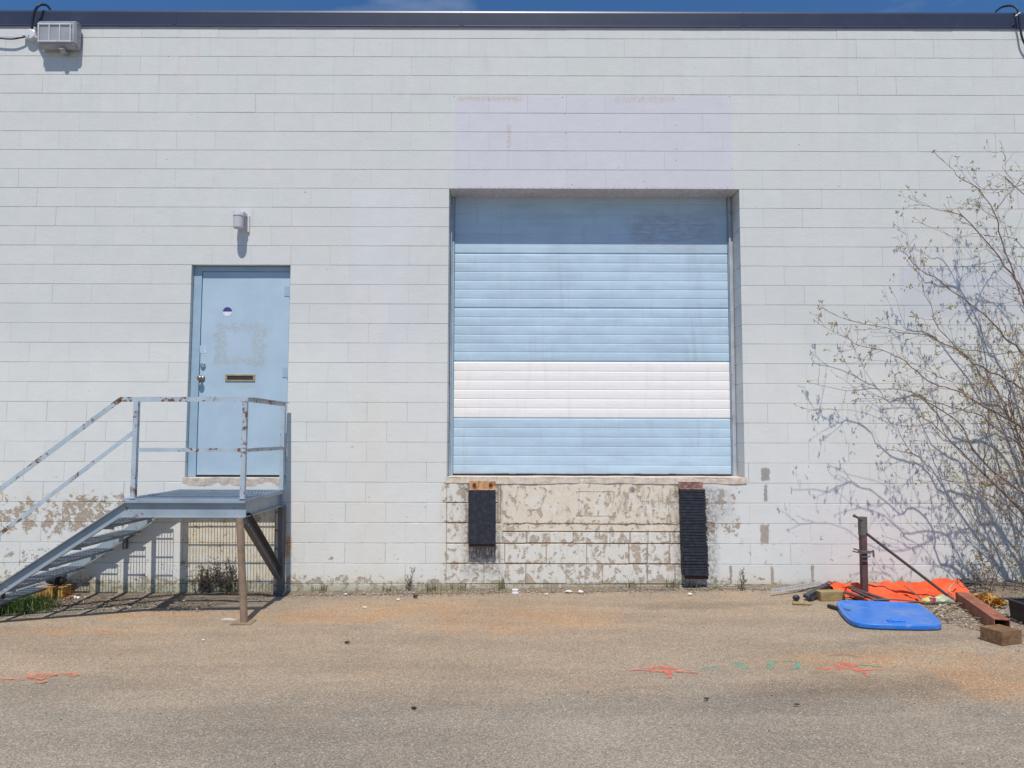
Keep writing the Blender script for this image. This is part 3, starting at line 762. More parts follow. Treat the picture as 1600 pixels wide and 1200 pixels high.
j.tube([(q.x + .02, -.03, q.z + .05), (q.x + .025, -.03, q.z + .09)], .018, 10); j.tube([(q.x + .04, -.03, q.z - .03), (q.x + .07, -.05, q.z - .035), (p.x - hw + .02, -.10, p.z - .03)], .016, 10)
obj('box_body', j, M_WHITEPL, jb)
for c_, r_ in (((q.x + .055, -.055, q.z + .025), .012), ((q.x - .01, -.067, q.z - .02), .008)): obj('screw', MB().ball(c_, r_, 2), M_CHROME, jb)
def px_poly(pts, Y): return [W(a, b, Y if not isinstance(Y, (list, tuple)) else Y[i]) for i, (a, b) in enumerate(pts)]
def smoothpoly(pts, n=6):
    pts = [Vector(a) for a in pts]; out = []
    for i in range(len(pts) - 1):
        p0 = pts[max(i - 1, 0)]; p1 = pts[i]; p2 = pts[i + 1]; p3 = pts[min(i + 2, len(pts) - 1)]
        for k in range(n):
            t = k / n; out.append(.5 * ((2 * p1) + (p2 - p0) * t + (2 * p0 - 5 * p1 + 4 * p2 - p3) * t * t + (3 * p1 - p0 - 3 * p2 + p3) * t ** 3))
    out.append(pts[-1]); return out
def cable(name, pts, Y, rad, mat, label, cat='cable', n=8):
    P_ = smoothpoly(px_poly(pts, Y)); o = obj(name, MB().tube(P_, rad, n), mat, at=P_[-1], smooth=True); return tag(o, label, cat)
cable('conduit', [(78, 14), (72, 8), (62, 8), (55, 16), (51, 30), (50, 45)], [.15, .02, -.06, -.07, -.06, -.05], .013, M_CABLE, 'black flexible conduit looping over the coping to the junction box', 'conduit')
cable('power_cable', [(-60, 55), (-20, 58), (15, 61), (32, 59), (42, 57)], [-.05, -.05, -.05, -.045, -.035], .008, M_CABLE, 'black cable running left from the junction box along the wall')
cable('roof_cable', [(1556, 18), (1566, 11), (1580, 9), (1589, 14), (1592, 25), (1594, 42), (1600, 66), (1622, 92), (1660, 96)], [.30, .1, 0, -.05, -.06, -.05, -.05, -.04, -.04], .011, M_CABLE, 'black cable hooked over the coping at the far top right')
for (a, b), lb in (((1588, 24), 'lower left of the two bright clips holding the roof cable'), ((1592, 21), 'upper right of the two bright clips holding the roof cable')):
    q = W(a, b, -.065); o = obj('cable_clip', MB().obox(q, .028, .014, .012, Matrix.Rotation(-.5, 4, 'Y'), .003), M_PAPER, at=q); tag(o, lb, 'clip', 'clips on the roof cable')

# ------------------------------------------------------------------ metal staircase with landing
YF, YB = -1.14, -.055
LX0, LX1, LZ = -3.335, -2.30, 1.031
stair = empty('metal_staircase', ((LX0 + LX1) / 2, YF / 2, gz(-2.8)), 'blue-grey steel staircase and grated landing with railings at the entry door', 'staircase')
slope = .665; RUN = .275; RISE = .178; LT = LZ + .028
def channel(name, y0, sgn, mat, x1):      # C channel: kinked front elevation, flanges pointing sgn in y
    Hc = .134; t = .008; fw = .032
    xb = LX0 - (LZ + .02) / slope
    def offs(d):    # centre line z offset for kinked outline at perpendicular depth d below top
        kx = LX0 + math.tan(math.atan(slope) / 2) * (-d)
        return [(x1, LZ - d), (kx, LZ - d), (xb - d * slope, LZ - d - (kx - (xb - d * slope)) * slope)]
    mb = MB(); bm = mb.bm
    def strip(d0, d1, ya, yb):
        A, B_ = offs(d0), offs(d1)
        for i in range(2):
            q = [A[i], A[i + 1], B_[i + 1], B_[i]]
            va = [bm.verts.new((u, ya, v)) for u, v in q]; vb = [bm.verts.new((u, yb, v)) for u, v in q]
            bm.faces.new(va); bm.faces.new(vb[::-1])
            for k in range(4): bm.faces.new((va[k], vb[k], vb[(k + 1) % 4], va[(k + 1) % 4]))
    strip(0, Hc, y0, y0 - sgn * t)
    strip(0, t, y0 + sgn * fw, y0 + sgn * .0005); strip(Hc - t, Hc, y0 + sgn * fw, y0 + sgn * .0005)
    return obj(name, mb, mat, stair)
# front: web on the inner side, flanges turned outward, so the top flange shades the web
channel('stringer', YF + .032, -1, M_STR, LX1)
channel('stringer', YB - .03, 1, M_STR, LX1)
eb = MB()
eb.box((LX1 - .048, YF + .060, LZ - .134), (LX1 - .038, YB - .055, LZ - .001)); eb.box((LX1 - .036, YF + .060, LZ - .011), (LX1 - .001, YB + .01, LZ - .001)); eb.box((LX1 - .036, YF + .060, LZ - .134), (LX1 - .001, YB + .01, LZ - .126))
obj('end_beam', eb, M_STR, stair); eb = MB(); eb.box((LX0 + .01, YF + .06, LZ - .12), (LX0 + .055, YB - .055, LZ - .034))
obj('end_beam', eb, M_STR, stair)
# landing grating
def grating(mb, x0, x1, y0, y1, z, hgt=.028, pitch=.0305, cross=.1):
    n = int(round((x1 - x0) / pitch))
    for k in range(n + 1):
        x = x0 + (x1 - x0) * k / n; mb.box((x - .003, y0, z - hgt), (x + .003, y1, z))
    m_ = max(2, int(round((y1 - y0) / cross)))
    for k in range(m_):
        y = y0 + (y1 - y0) * (k + .5) / m_; mb.box((x0, y - .0035, z - .0085), (x1, y + .0035, z - .0015))
    for y in (y0, y1): mb.box((x0, y - .003, z - hgt), (x1, y + .003, z - .0005))
g = MB(); grating(g, LX0 + .01, LX1 - .012, YF + .006, YB + .0, LT, .026); g.box((LX0 + .004, YF + .0005, LZ + .001), (LX1 - .003, YF + .0055, LT + .001)); g.box((LX1 - .010, YF + .006, LZ + .001), (LX1 - .005, YB, LT)); g.box((LX0 - .03, YF + .006, LZ + .012), (LX0 + .008, YB, LT + .002)); obj('landing_grating', g, M_GRATE, stair)
for k in range(1, 7):
    x1 = -3.43 - RUN * (k - 1); x0 = x1 - .22; z = LT - RISE * k - .045; ya, yb_ = YF + .045, YB - .042
    if z < .05: break
    t = MB(); grating(t, x0 + .045, x1, ya, yb_, z, .024, .030)
    t.box((x0, ya - .001, z - .003), (x0 + .042, yb_ + .001, z + .001)); t.box((x0, ya - .001, z - .034), (x0 + .004, yb_ + .001, z - .004))
    t.box((x0 + .01, ya - .004, z - .045), (x1 - .01, ya - .0015, z - .002)); t.box((x0 + .01, yb_ + .0015, z - .045), (x1 - .01, yb_ + .004, z - .002))
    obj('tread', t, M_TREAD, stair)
# railings
def angle(mb, p, q, s=.040, th=.005, fy=-1, up=(0, 0, 1)):
    p, q = Vector(p), Vector(q); d = (q - p).normalized(); u = Vector(up)
    side = Vector((0, 1, 0)) if abs(d.y) < .5 else Vector((1, 0, 0))
    u2 = side.cross(d).normalized()
    if u2.z < 0: u2 = -u2
    if abs(d.z) > .9: u2 = Vector((1, 0, 0))
    # flat face + return leg
    mb.bar(p, q, th, s, up=u2); mb.bar(p + u2 * (s / 2 - th / 2) + side * (s / 2), q + u2 * (s / 2 - th / 2) + side * (s / 2), s - th, th, up=u2)
yr = YF + .004
P0 = W(0, 768, yr); 
tl = W(187, 624, yr); tlp = W(215, 624, yr); trp = W(383, 621, yr)
topz = tlp.z
rp = Vector((LX1 - .02, YB - .03, topz + .002))
rl = MB(); 
angle(rl, (tl.x, yr, topz), (LX1 + .0, yr, topz + .004)); angle(rl, (LX1 + .0, yr, topz + .002), (LX1 + .0, YB, topz + .002))
obj('top_rail', rl, M_RAIL, stair)
zm = W(300, 703, yr).z
rl = MB(); angle(rl, (tlp.x + .02, yr + .002, zm), (LX1 - .02, yr + .002, zm), s=.034); angle(rl, (LX1 - .003, yr + .03, zm), (LX1 - .003, YB, zm + .0), s=.034)
obj('mid_rail', rl, M_RAIL, stair)
hr = MB(); s2 = .775
xe = -5.05
angle(hr, (tl.x + .004, yr, topz - .003), (xe, yr, topz - (tl.x - xe) * s2)); obj('hand_rail', hr, M_RAIL, stair)
ml = W(210, 673, yr); hr = MB(); angle(hr, (ml.x + .01, yr + .002, ml.z + .003), (xe, yr + .002, ml.z - (ml.x - xe) * .79), s=.034); obj('lower_hand_rail', hr, M_RAIL, stair)
def post(px, x, y, ztop, zbot=LT, sgn=1):
    mb = MB(); s = .04; t = .005
    mb.box((x - s / 2, y - .001, zbot), (x + s / 2, y + t, ztop), .0008); mb.box((x + sgn * (s / 2 - t) - (t if sgn < 0 else 0), y + t, zbot), (x + sgn * (s / 2 - t) + (t if sgn > 0 else 0), y + s, ztop))
    mb.box((x - s / 2 - .004, y - .006, zbot), (x + s / 2 + .004, y + s + .002, zbot + .006))
    o = obj('rail_post', mb, M_RAIL, stair)
    return o
post(0, tlp.x - .012, yr - .004, topz - .018); post(0, LX1 - .026, yr - .006, topz - .014, sgn=1); post(0, LX1 - .02, YB - .03, topz - .012)
zb_ = topz - (tl.x - xe - .05) * s2
post(0, xe + .06, yr - .004, zb_ - .02, gz(-5) + .02)
# tall flat strip of the rear post against the wall
# legs
gl_ = G(378, 975)
lg = MB(); lg.tube([(LX1 - .045, YF + .012, LZ - .135), (gl_.x + .006, YF - .002, gz(gl_.x) + .01)], .031, 16); lg.box((gl_.x - .085, YF - .075, gz(gl_.x) + .001), (gl_.x + .085, YF + .075, gz(gl_.x) + .010), .002)
obj('leg', lg, M_RUSTPIPE, stair)
xr = LX1 - .03
lg = MB(); zg = gz(xr) + .005; lg.box((xr - .045, YB - .03, zg), (xr + .045, YB - .022, LZ - .136)); lg.box((xr - .045, YB - .022, zg), (xr - .037, YB + .04, LZ - .136)); lg.box((xr + .037, YB - .022, zg), (xr + .045, YB + .04, LZ - .136))
lg.box((xr - .07, YB - .06, zg - .004), (xr + .07, YB + .06, zg + .006))
obj('leg', lg, M_DARKST, stair)
bc = MB()
A, B_ = Vector((xr - .01, YF + .11, LZ - .155)), Vector((xr - .01, YB - .05, .24)); d = (B_ - A).normalized(); nn_ = Vector((1, 0, 0)).cross(d)
bc.bar(A, B_, .008, .12, up=nn_); bc.bar(A + nn_ * .058 + Vector((.025, 0, 0)), B_ + nn_ * .058 + Vector((.025, 0, 0)), .05, .007, up=nn_); bc.bar(A - nn_ * .058 + Vector((.025, 0, 0)), B_ - nn_ * .058 + Vector((.025, 0, 0)), .05, .007, up=nn_)
obj('diagonal_brace', bc, M_DARKST, stair)
for px, py, s in ((205, 835, .05), (196, 850, .03)):
    wb = MB(); q = W(px, py, YB); wb.obox((q.x, YB + .0, q.z), .13 if s > .04 else .03, .06, .05 if s > .04 else .10, Matrix.Rotation(-.5 if s > .04 else 0, 4, 'Y'), .004)
    obj('wall_bracket', wb, M_DARKST, stair)

# ------------------------------------------------------------------ paint marks on the asphalt
def spray_mat(name, c, dens):
    m = M(name, .85, 0, .2); m.col(m.scale_col(c, m.noise(120, 3).sm(.3, .7, .75, 1.2)))
    u = m.attr('ed'); a = (m.noise(110, 4, .8) * .9 + m.noise(14, 4) * .7 + u * dens).sm(1.12, 1.48)
    m.alpha(a); return m.m
M_SPO = spray_mat('orange_spray_paint', (.78, .20, .13), .48); M_SPOF = spray_mat('faded_orange_spray_paint', (.68, .24, .15), .47)
M_SPG = spray_mat('faded_green_spray_paint', (.20, .40, .29), .50)
def spray(strokes, mat, label, cat='paint mark', group=None):
    mb = MB(); bm = mb.bm; lay = bm.verts.layers.float.new('ed'); cpt = Vector((0, 0, 0)); n = 0
    for wd, pts in strokes:
        P_ = smoothpoly([G(a, b, .0045) for a, b in pts], 4); prev = None
        n0 = n; zoff = .0005 * (strokes.index((wd, pts)))
        for i, q in enumerate(P_):
            q = Vector((q.x, q.y, q.z + zoff))
            d = (P_[min(i + 1, len(P_) - 1)] - P_[max(0, i - 1)]).normalized(); sd = Vector((-d.y, d.x, 0)); ww = wd * (1 + .35 * fb(q.x * 8, q.y * 8))
            end = 0.0 if i in (0, len(P_) - 1) else 1.0
            row = []
            for s_, e in ((-1, 0), (-.5, 1), (0, 1), (.5, 1), (1, 0)):
                v = bm.verts.new(q + sd * s_ * ww); v[lay] = e * end; row.append(v)
            if prev:
                for k in range(4): bm.faces.new((prev[k], prev[k + 1], row[k + 1], row[k]))
            prev = row; cpt += q; n += 1
    return tag(obj('paint_marking', mb, mat, at=cpt / n, nofix=True), label, cat, group)
def R2(*p): return [(800 + a / 2, 900 + b / 2) for a, b in p]
spray([(.022, R2((350, 293), (400, 292), (440, 295))), (.055, R2((420, 290), (455, 284), (490, 288), (512, 294))), (.035, R2((430, 300), (470, 296), (500, 297))), (.035, R2((486, 290), (489, 305), (491, 320))), (.022, R2((500, 296), (545, 300), (588, 303)))], M_SPO, 'orange spray-painted arrow mark on the asphalt in front of the dock door', group='orange utility marks')
spray([(.03, R2((938, 286), (1000, 290), (1060, 288))), (.022, R2((1050, 289), (1110, 293), (1168, 291))), (.03, R2((1005, 272), (1025, 285), (1045, 270), (1060, 284), (1082, 272))), (.04, R2((1060, 291), (1090, 296), (1105, 306), (1118, 314)))], M_SPO, 'orange spray-painted mark with a zigzag on the asphalt near the blue lid', group='orange utility marks')
spray([(.03, [(-40, 1060), (10, 1060), (45, 1061)]), (.10, [(38, 1058), (60, 1055), (82, 1058)]), (.05, [(50, 1066), (62, 1066), (75, 1063)]), (.05, [(80, 1054), (105, 1052), (122, 1056)])], M_SPOF, 'faded orange spray-painted mark on the asphalt at the left edge', group='orange utility marks')
spray([(.03, R2((588, 288), (615, 286), (645, 280))), (.03, R2((680, 268), (720, 274), (700, 282), (750, 288)))], M_SPG, 'faint green painted dash and squiggle left of the green figures', group='green utility marks')
spray([(.026, R2((795, 268), (835, 265))), (.024, R2((815, 267), (805, 280), (800, 293))), (.024, R2((838, 266), (893, 265))), (.024, R2((893, 265), (892, 280), (895, 294))), (.024, R2((862, 290), (895, 288)))], M_SPG, 'faint green painted figures like a one and seven on the asphalt', group='green utility marks')
spray([(.022, R2((1082, 276), (1120, 278), (1165, 283)))], M_SPG, 'faint green painted line beside the zigzag orange mark', group='green utility marks')

# ------------------------------------------------------------------ shrub at the right
shrub = empty('shrub', (5.35, -.5, gz(5)), 'bare reddish-brown shrub with budding twigs against the wall at the right edge', 'shrub')
KEY = [
 ([(1600,461),(1581,428),(1554,392),(1525,359),(1500,335),(1470,329),(1443,320),(1419,308)], .30, .012),
 ([(1600,470),(1592,455),(1572,395),(1561,359),(1553,332),(1528,296),(1500,278),(1485,260),(1459,236)], .36, .011),
 ([(1553,332),(1572,305),(1587,290),(1600,275),(1620,258)], .36, .006),
 ([(1640,330),(1600,303),(1569,276),(1585,287),(1567,262),(1572,250),(1564,230)], .45, .007),
 ([(1620,298),(1569,296),(1530,293),(1525,263)], .34, .005),
 ([(1600,555),(1567,527),(1554,506),(1500,464),(1470,440),(1440,422),(1431,416),(1407,386)], .24, .012),
 ([(1600,673),(1580,657),(1562,617),(1533,587),(1520,568),(1493,543),(1460,500),(1458,491),(1440,446),(1430,419)], .42, .012),
 ([(1600,700),(1567,677),(1533,650),(1500,640),(1460,628),(1433,623),(1400,625),(1340,622)], .55, .011),
 ([(1600,770),(1567,747),(1543,727),(1520,703),(1510,677),(1497,660),(1467,637),(1447,627),(1413,610),(1360,608),(1320,610),(1263,597)], .50, .013),
 ([(1600,673),(1567,650),(1533,633),(1507,617),(1487,607),(1460,600),(1433,580),(1407,560),(1380,548),(1343,540),(1327,530),(1300,517),(1272,500)], .35, .011),
 ([(1600,610),(1573,593),(1533,573),(1500,550),(1467,533),(1447,523),(1413,522),(1387,513),(1329,500),(1284,482)], .28, .012),
 ([(1610,560),(1560,552),(1510,547),(1483,540),(1453,527),(1400,515),(1372,497)], .40, .007),
 ([(1600,606),(1592,590),(1585,570),(1575,548),(1583,525),(1590,497)], .5, .006),
 ([(1580,657),(1575,625),(1562,617)], .42, .008),
 ([(1600,480),(1560,475),(1520,466),(1500,464)], .3, .005),
 ([(1600,390),(1560,370),(1520,366),(1490,372),(1430,341)], .5, .006),
 ([(1600,840),(1570,800),(1545,780),(1500,760),(1470,748),(1440,755)], .35, .008),
 ([(1600,640),(1550,628),(1480,648),(1420,668),(1330,640),(1265,642)], .62, .008),
 ([(1600,735),(1540,752),(1490,753),(1450,735),(1430,710),(1370,700)], .6, .008),
 ([(1600,430),(1585,405),(1570,350),(1540,340)], .25, .006),
 ([(1600,880),(1575,860),(1555,880),(1530,900)], .3, .006),
 ([(1600,590),(1560,580),(1520,600),(1470,590),(1440,570),(1330,560)], .66, .006),
]
srng = random.Random(21)
BASE = Vector((5.35, -.50, gz(5)))
leaf_mb = MB(); tips = []
def leafcluster(p, n, size, rr):
    for _ in range(n):
        d = Vector((rr.gauss(0, 1), rr.gauss(0, 1), rr.gauss(0, 1))).normalized(); s = size * rr.uniform(.6, 1.3)
        o = d.orthogonal().normalized(); o = Quaternion(d, rr.uniform(0, 6)) @ o
        c = p + d * s * .6
        leaf_mb.face([c - d * s * .6, c + o * s * .28, c + d * s * .7, c - o * s * .28])
def grow(mb, p, d, ln, rad, depth, rr):
    pts = [p]; rads = [rad]; n = max(3, int(ln / .045)); cur = p.copy(); dd_ = d.copy()
    for i in range(n):
        dd_ = (dd_ + Vector((rr.gauss(0, .17), rr.gauss(0, .15), rr.gauss(.03, .16)))).normalized()
        cur = cur + dd_ * (ln / n)
        if cur.y > -.03: cur.y = -.03; dd_.y = -abs(dd_.y)
        pts.append(cur.copy()); rads.append(max(.0011, rad * (1 - .72 * (i + 1) / n)))
        if depth > 0 and rr.random() < .42:
            sd = (dd_ + Vector((rr.gauss(0, .6), rr.gauss(0, .5), rr.gauss(.15, .6)))).normalized()
            grow(mb, cur.copy(), sd, ln * rr.uniform(.25, .6), rads[-1] * .6, depth - 1, rr)
        elif rr.random() < .22:   # short bud spur
            sd = (dd_ + Vector((rr.gauss(0, .8), rr.gauss(0, .8), rr.gauss(.2, .8)))).normalized()
            mb.tube([cur, cur + sd * rr.uniform(.01, .028)], [.0022, .0016], 4, False)
    mb.tube(pts, rads, 5, False)
    if rr.random() < .7: leafcluster(cur, rr.randint(3, 6), .018, rr)
    if rr.random() < .2: tips.append(cur.copy())
for i, (pts, dep, rad) in enumerate(KEY):
    n = len(pts); dep *= srng.uniform(.9, 1.15)
    Ys = [-(dep + (.10 * (1 - k / (n - 1))) + .04 * math.sin(k * 1.7 + i)) for k in range(n)]
    P_ = px_poly(pts, Ys)
    if pts[0][0] >= 1590:      # carry it on to the base of the shrub, out of frame
        q = P_[0]; j = 3 if BASE.x > q.x else 2
        ext = [BASE + (q - BASE) * t + Vector((.22 * math.sin(t * math.pi), 0, -.05 * math.sin(t * math.pi))) for t in (0, .25, .5, .75)]
        P_ = [e + Vector((srng.uniform(-.04, .04), srng.uniform(-.05, .05), 0)) for e in ext] + P_; main = True
    else: main = False
    P_ = smoothpoly(P_, 3)
    P_ = [q + Vector((srng.gauss(0, .006), srng.gauss(0, .006), srng.gauss(0, .006))) for q in P_]
    N_ = len(P_)
    rads = [max(.0015, rad * .74 * (1.15 - 1.03 * k / (N_ - 1)) * (1.25 if main else 1)) for k in range(N_)]
    mb = MB(); mb.tube(P_, rads, 7, False)
    for k in range(4, N_ - 1):
        t = k / N_
        if P_[k].x > 5.45 and srng.random() < .5: continue
        if srng.random() < .62:
            d = (P_[k + 1] - P_[k - 1]).normalized()
            sd = (d * .8 + Vector((srng.gauss(-.1, .5), srng.gauss(0, .45), srng.gauss(.18, .55)))).normalized()
            grow(mb, P_[k], sd, srng.uniform(.10, .42) * (1.1 - .4 * t), max(.0022, rads[k] * .42), 2 if srng.random() < .5 else 1, srng)
        if srng.random() < .25:
            leafcluster(P_[k], 2, .011, srng)
    leafcluster(P_[-1], 5, .02, srng)
    obj('branch', mb, M_BARK if i % 3 else M_TWIG, shrub, smooth=True, nofix=True)
# unseen stems right of the frame give the dense shadows low on the wall
mb = MB()
for k in range(9):
    a = srng.uniform(-1.1, .9); p = BASE + Vector((srng.uniform(-.1, .2), srng.uniform(-.1, .1), 0)); d = Vector((math.sin(a) * .7, srng.uniform(-.15, .2), 1)).normalized()
    P_ = [p]; 
    for j in range(10):
        d = (d + Vector((srng.gauss(0, .08), srng.gauss(0, .05), .02))).normalized(); p = p + d * .2; p.y = min(p.y, -.2); P_.append(p.copy())
        if j > 1:
            grow(mb, p.copy(), (d + Vector((srng.gauss(0, .6), srng.gauss(0, .3), 0))).normalized(), srng.uniform(.3, .8), .005, 2, srng)
    mb.tube(P_, [.022 * (1 - .08 * j) for j in range(len(P_))], 7, False)
for k in range(16):   # fine low shoots
    p = W(srng.uniform(1535, 1640), srng.uniform(880, 930), -srng.uniform(.15, .5)); p.z = max(p.z, gz(p.x))
    grow(mb, p, Vector((srng.gauss(-.25, .4), srng.gauss(0, .2), 1)).normalized(), srng.uniform(.25, .8), .0035, 2, srng)
obj('stems', mb, M_BARK, shrub, smooth=True, nofix=True)
for a, b, n in ((1404,381,9),(1475,448,14),(1440,450,8),(1423,453,6),(1410,455,5),(1291,546,8),(1328,540,7),(1335,622,7),(1410,655,7),(1275,642,5),(1585,855,16),(1578,880,16),(1590,840,8),(1515,523,7),(1487,747,6),(1460,640,5),(1447,648,6),(1480,700,5),(1600,740,9),(1355,600,4),(1420,315,4),(1555,300,4),(1590,262,5),(1524,264,5)):
    for k in range(3): leafcluster(W(a + srng.uniform(-5, 5), b + srng.uniform(-5, 5), -.35 + srng.uniform(-.03, .03)), n // 2, .021, srng)
for t in tips: leafcluster(t, 3, .015, srng)
obj('leaves', leaf_mb, M_LEAF, shrub, nofix=True)

# ------------------------------------------------------------------ plants along the wall
def tuft(px, py, n, h, spread, mat, label, Y=None, cat='weed', lean=.35):
    g0 = G(px, py); 
    if Y is not None: g0 = W(px, py, Y); g0.z = gz(g0.x)
    g0.y = min(g0.y, -.03)
    mb = MB(); rr = random.Random(int(px * 7 + py))
    for _ in range(n):
        p = g0 + Vector((rr.gauss(0, spread), rr.gauss(0, spread * .5), 0)); p.y = min(p.y, -.015)
        hh = h * rr.uniform(.35, 1.1); a = rr.uniform(0, 6.28); ln = rr.uniform(0, lean) * hh; dx, dy = math.cos(a) * ln, math.sin(a) * ln
        wd = rr.uniform(.0015, .0038); s_ = Vector((math.cos(a + 1.57), math.sin(a + 1.57), 0)) * wd
        p1 = p + Vector((dx * .35, dy * .35, hh * .6)); p2 = p + Vector((dx, min(dy, .0), hh))
        mb.face([p - s_, p + s_, p1 + s_ * .8, p1 - s_ * .8]); mb.face([p1 - s_ * .8, p1 + s_ * .8, p2])
    mb.tube([g0 + Vector((-2.6 * spread, .012, .002)), g0 + Vector((2.6 * spread, .012, .002))], .004, 4)
    return tag(obj('weed', mb, mat, at=g0, nofix=True), label, cat, 'weeds along the foot of the wall')
def stalks(px, py, n, h, spread, label, mat=None):
    spread = .003 if n < 10 else spread
    g0 = G(px, py); g0.y = min(g0.y, -.04); mb = MB(); rr = random.Random(int(px * 3 + py))
    for _ in range(n):
        p = g0 + Vector((rr.gauss(0, spread), rr.gauss(0, .03), 0)); p.y = min(p.y, -.02); hh = h * rr.uniform(.4, 1.1)
        d = Vector((rr.gauss(0, .18), rr.gauss(0, .1), 1)).normalized(); q = p.copy(); P_ = [q.copy()]
        for j in range(6):
            d = (d + Vector((rr.gauss(0, .1), rr.gauss(0, .08), .05))).normalized(); q = q + d * hh / 6; q.y = min(q.y, -.01); P_.append(q.copy())
            if j > 1:
                for _k in range(3):
                    sd = Vector((rr.gauss(0, .6), rr.gauss(0, .5), rr.uniform(.2, 1))).normalized(); e = q + sd * rr.uniform(.02, .06); mb.tube([q, e], [.0015, .001], 3, False)
                    for _m in range(3):
                        c = q.lerp(e, rr.uniform(.4, 1)); s = .006; u = Vector((rr.gauss(0, 1), rr.gauss(0, 1), rr.gauss(0, 1))).normalized() * s; v = u.orthogonal().normalized() * s * .8
                        mb.face([c - u, c - v, c + u, c + v])
        mb.tube(P_, [.0028, .0026, .0024, .002, .0018, .0015, .001], 4, False)
    return tag(obj('dead_weed', mb, mat or M_DRY, at=g0, nofix=True), label, 'weed', 'dead weeds along the foot of the wall')
tuft(503, 927, 40, .11, .045, M_GRASS, 'dark grass tuft at the wall foot right of the staircase')
tuft(607, 926, 26, .10, .03, M_GRASS, 'small green tuft at the wall foot below a chipped block')
tuft(672, 925, 30, .15, .035, M_GRASS, 'spiky grass tuft at the wall foot left of the dock door')
tuft(700, 925, 34, .10, .09, M_GRASS, 'low spread of thin grass left of the short dock bumper')
tuft(722, 924, 26, .12, .04, M_GRASS, 'thin grass tuft just left of the short dock bumper')
tuft(783, 924, 24, .18, .03, M_GRASS, 'tall narrow grass tuft just right of the short dock bumper')
tuft(843, 922, 22, .09, .05, M_GRASS, 'sparse low grass at the wall foot under the middle of the dock door')
tuft(985, 921, 26, .15, .05, M_GRASS, 'thin upright grass at the wall foot right of the dock door centre')
tuft(1052, 921, 34, .14, .05, M_GRASS, 'wispy grass tuft just left of the long dock bumper')
tuft(1085, 921, 26, .11, .05, M_GRASS, 'dark grass blades under the long dock bumper')
tuft(1115, 921, 30, .05, .03, M_WEED, 'bright green leafy weed just right of the long dock bumper', lean=1.2)
tuft(1245, 917, 20, .05, .05, M_STRAW, 'dry straw tuft beside the perforated white strip')
tuft(30, 958, 900, .17, .12, M_GREEN, 'large dark green grass clump under the staircase foot', Y=-.60, lean=1.7)
tuft(62, 948, 260, .14, .09, M_GREEN, 'smaller grass clump beside the rusty crate under the stairs', Y=-.42, lean=1.6)
tuft(365, 926, 60, .09, .06, M_WEED, 'bright green weeds growing under the dead plants by the landing leg', lean=1.0)
tuft(395, 922, 40, .07, .06, M_GRASS, 'low green weeds right of the landing leg')
tuft(268, 928, 22, .05, .05, M_GRASS, 'tiny green weed at the wall foot under the landing')
stalks(322, 930, 26, .30, .055, 'dark dead weed clump under the landing, nearer the stairs')
stalks(358, 928, 26, .36, .06, 'taller dark dead weed clump under the landing, nearer the leg')
stalks(1160, 923, 4, .2, .02, 'single thin dead stalk at the wall foot right of the long bumper')
stalks(640, 924, 3, .22, .03, 'thin dry stalks at the wall foot left of the dock')
stalks(1545, 930, 14, .22, .18, 'tangle of dry stalks at the wall foot behind the rusty tube')
tuft(1520, 925, 60, .12, .25, M_STRAW, 'straw-coloured dry grass along the wall behind the rusty tube')

# ------------------------------------------------------------------ loose grit, leaf bits (nobody could count them)
mb = MB(); rr = random.Random(11); mb2 = MB(); mb3 = MB()
def bit(m_, p, s, flat=.5):
    q = bmesh.ops.create_icosphere(m_.bm, subdivisions=1, radius=s); a, b = rr.uniform(.6, 1.4), rr.uniform(.6, 1.4)
    for v in q['verts']: v.co = Vector((v.co.x * a, v.co.y * b, v.co.z * flat)) + p
for _ in range(2600):
    x = rr.uniform(-4.8, 5.3); y = -abs(rr.gauss(0, .09)) - .02
    if x > 3.9: y *= 4 * min(1, (x - 3.9) + .2)
    if x < -2.4: y = -abs(rr.gauss(0, .28)) - .02
    bit(rr.choice((mb, mb, mb2)), Vector((x, y, gz(x) + .012)), rr.uniform(.003, .009))
for _ in range(500):
    x = rr.uniform(-5, 5); y = -rr.uniform(.1, 5.2); bit(rr.choice((mb, mb2, mb3)), Vector((x, y, gz(x) + .003)), rr.uniform(.002, .0055))
tag(obj('gravel', mb, simple('brown_grit', (.19, .15, .115), .9, 0, .4, 5), nofix=True), 'brown grit and pebbles scattered along the wall foot', 'gravel', kind='stuff')
tag(obj('pale_gravel', mb2, simple('pale_grit', (.42, .38, .33), .9, 0, .3, 5), nofix=True), 'pale stone chips scattered along the wall foot', 'gravel', kind='stuff')
tag(obj('dark_gravel', mb3, simple('dark_grit', (.05, .045, .04), .9, 0, .3, 5), nofix=True), 'small dark crumbs scattered on the asphalt', 'gravel', kind='stuff')
mb = MB(); mb2 = MB()
for _ in range(2600):
    if rr.random() < .74:
        px, py = rr.uniform(1445, 1660), 0; py = rr.uniform(932, 960 + (px - 1445) * .27)
    else: px, py = rr.uniform(90, 330), rr.uniform(932, 952)
    p = G(px, py, .018 + rr.uniform(0, .012)); 
    if p.y > -.02: continue
    a = rr.uniform(0, 6.28); s = rr.uniform(.006, .024); u = Vector((math.cos(a), math.sin(a), rr.uniform(-.35, .35))) * s; v = Vector((-math.sin(a), math.cos(a), rr.uniform(-.4, .4))) * s * rr.uniform(.12, .5)
    (mb if rr.random() < .7 else mb2).face([p - u, p - v, p + u, p + v])
tag(obj('leaf_litter', mb, simple('brown_leaf_litter', (.25, .185, .125), .9, 0, .45, 40, (.08, .055, .04), (.5, .56)), nofix=True), 'brown dry leaf litter and chips around the junk pile and stairs', 'leaf litter', kind='stuff')
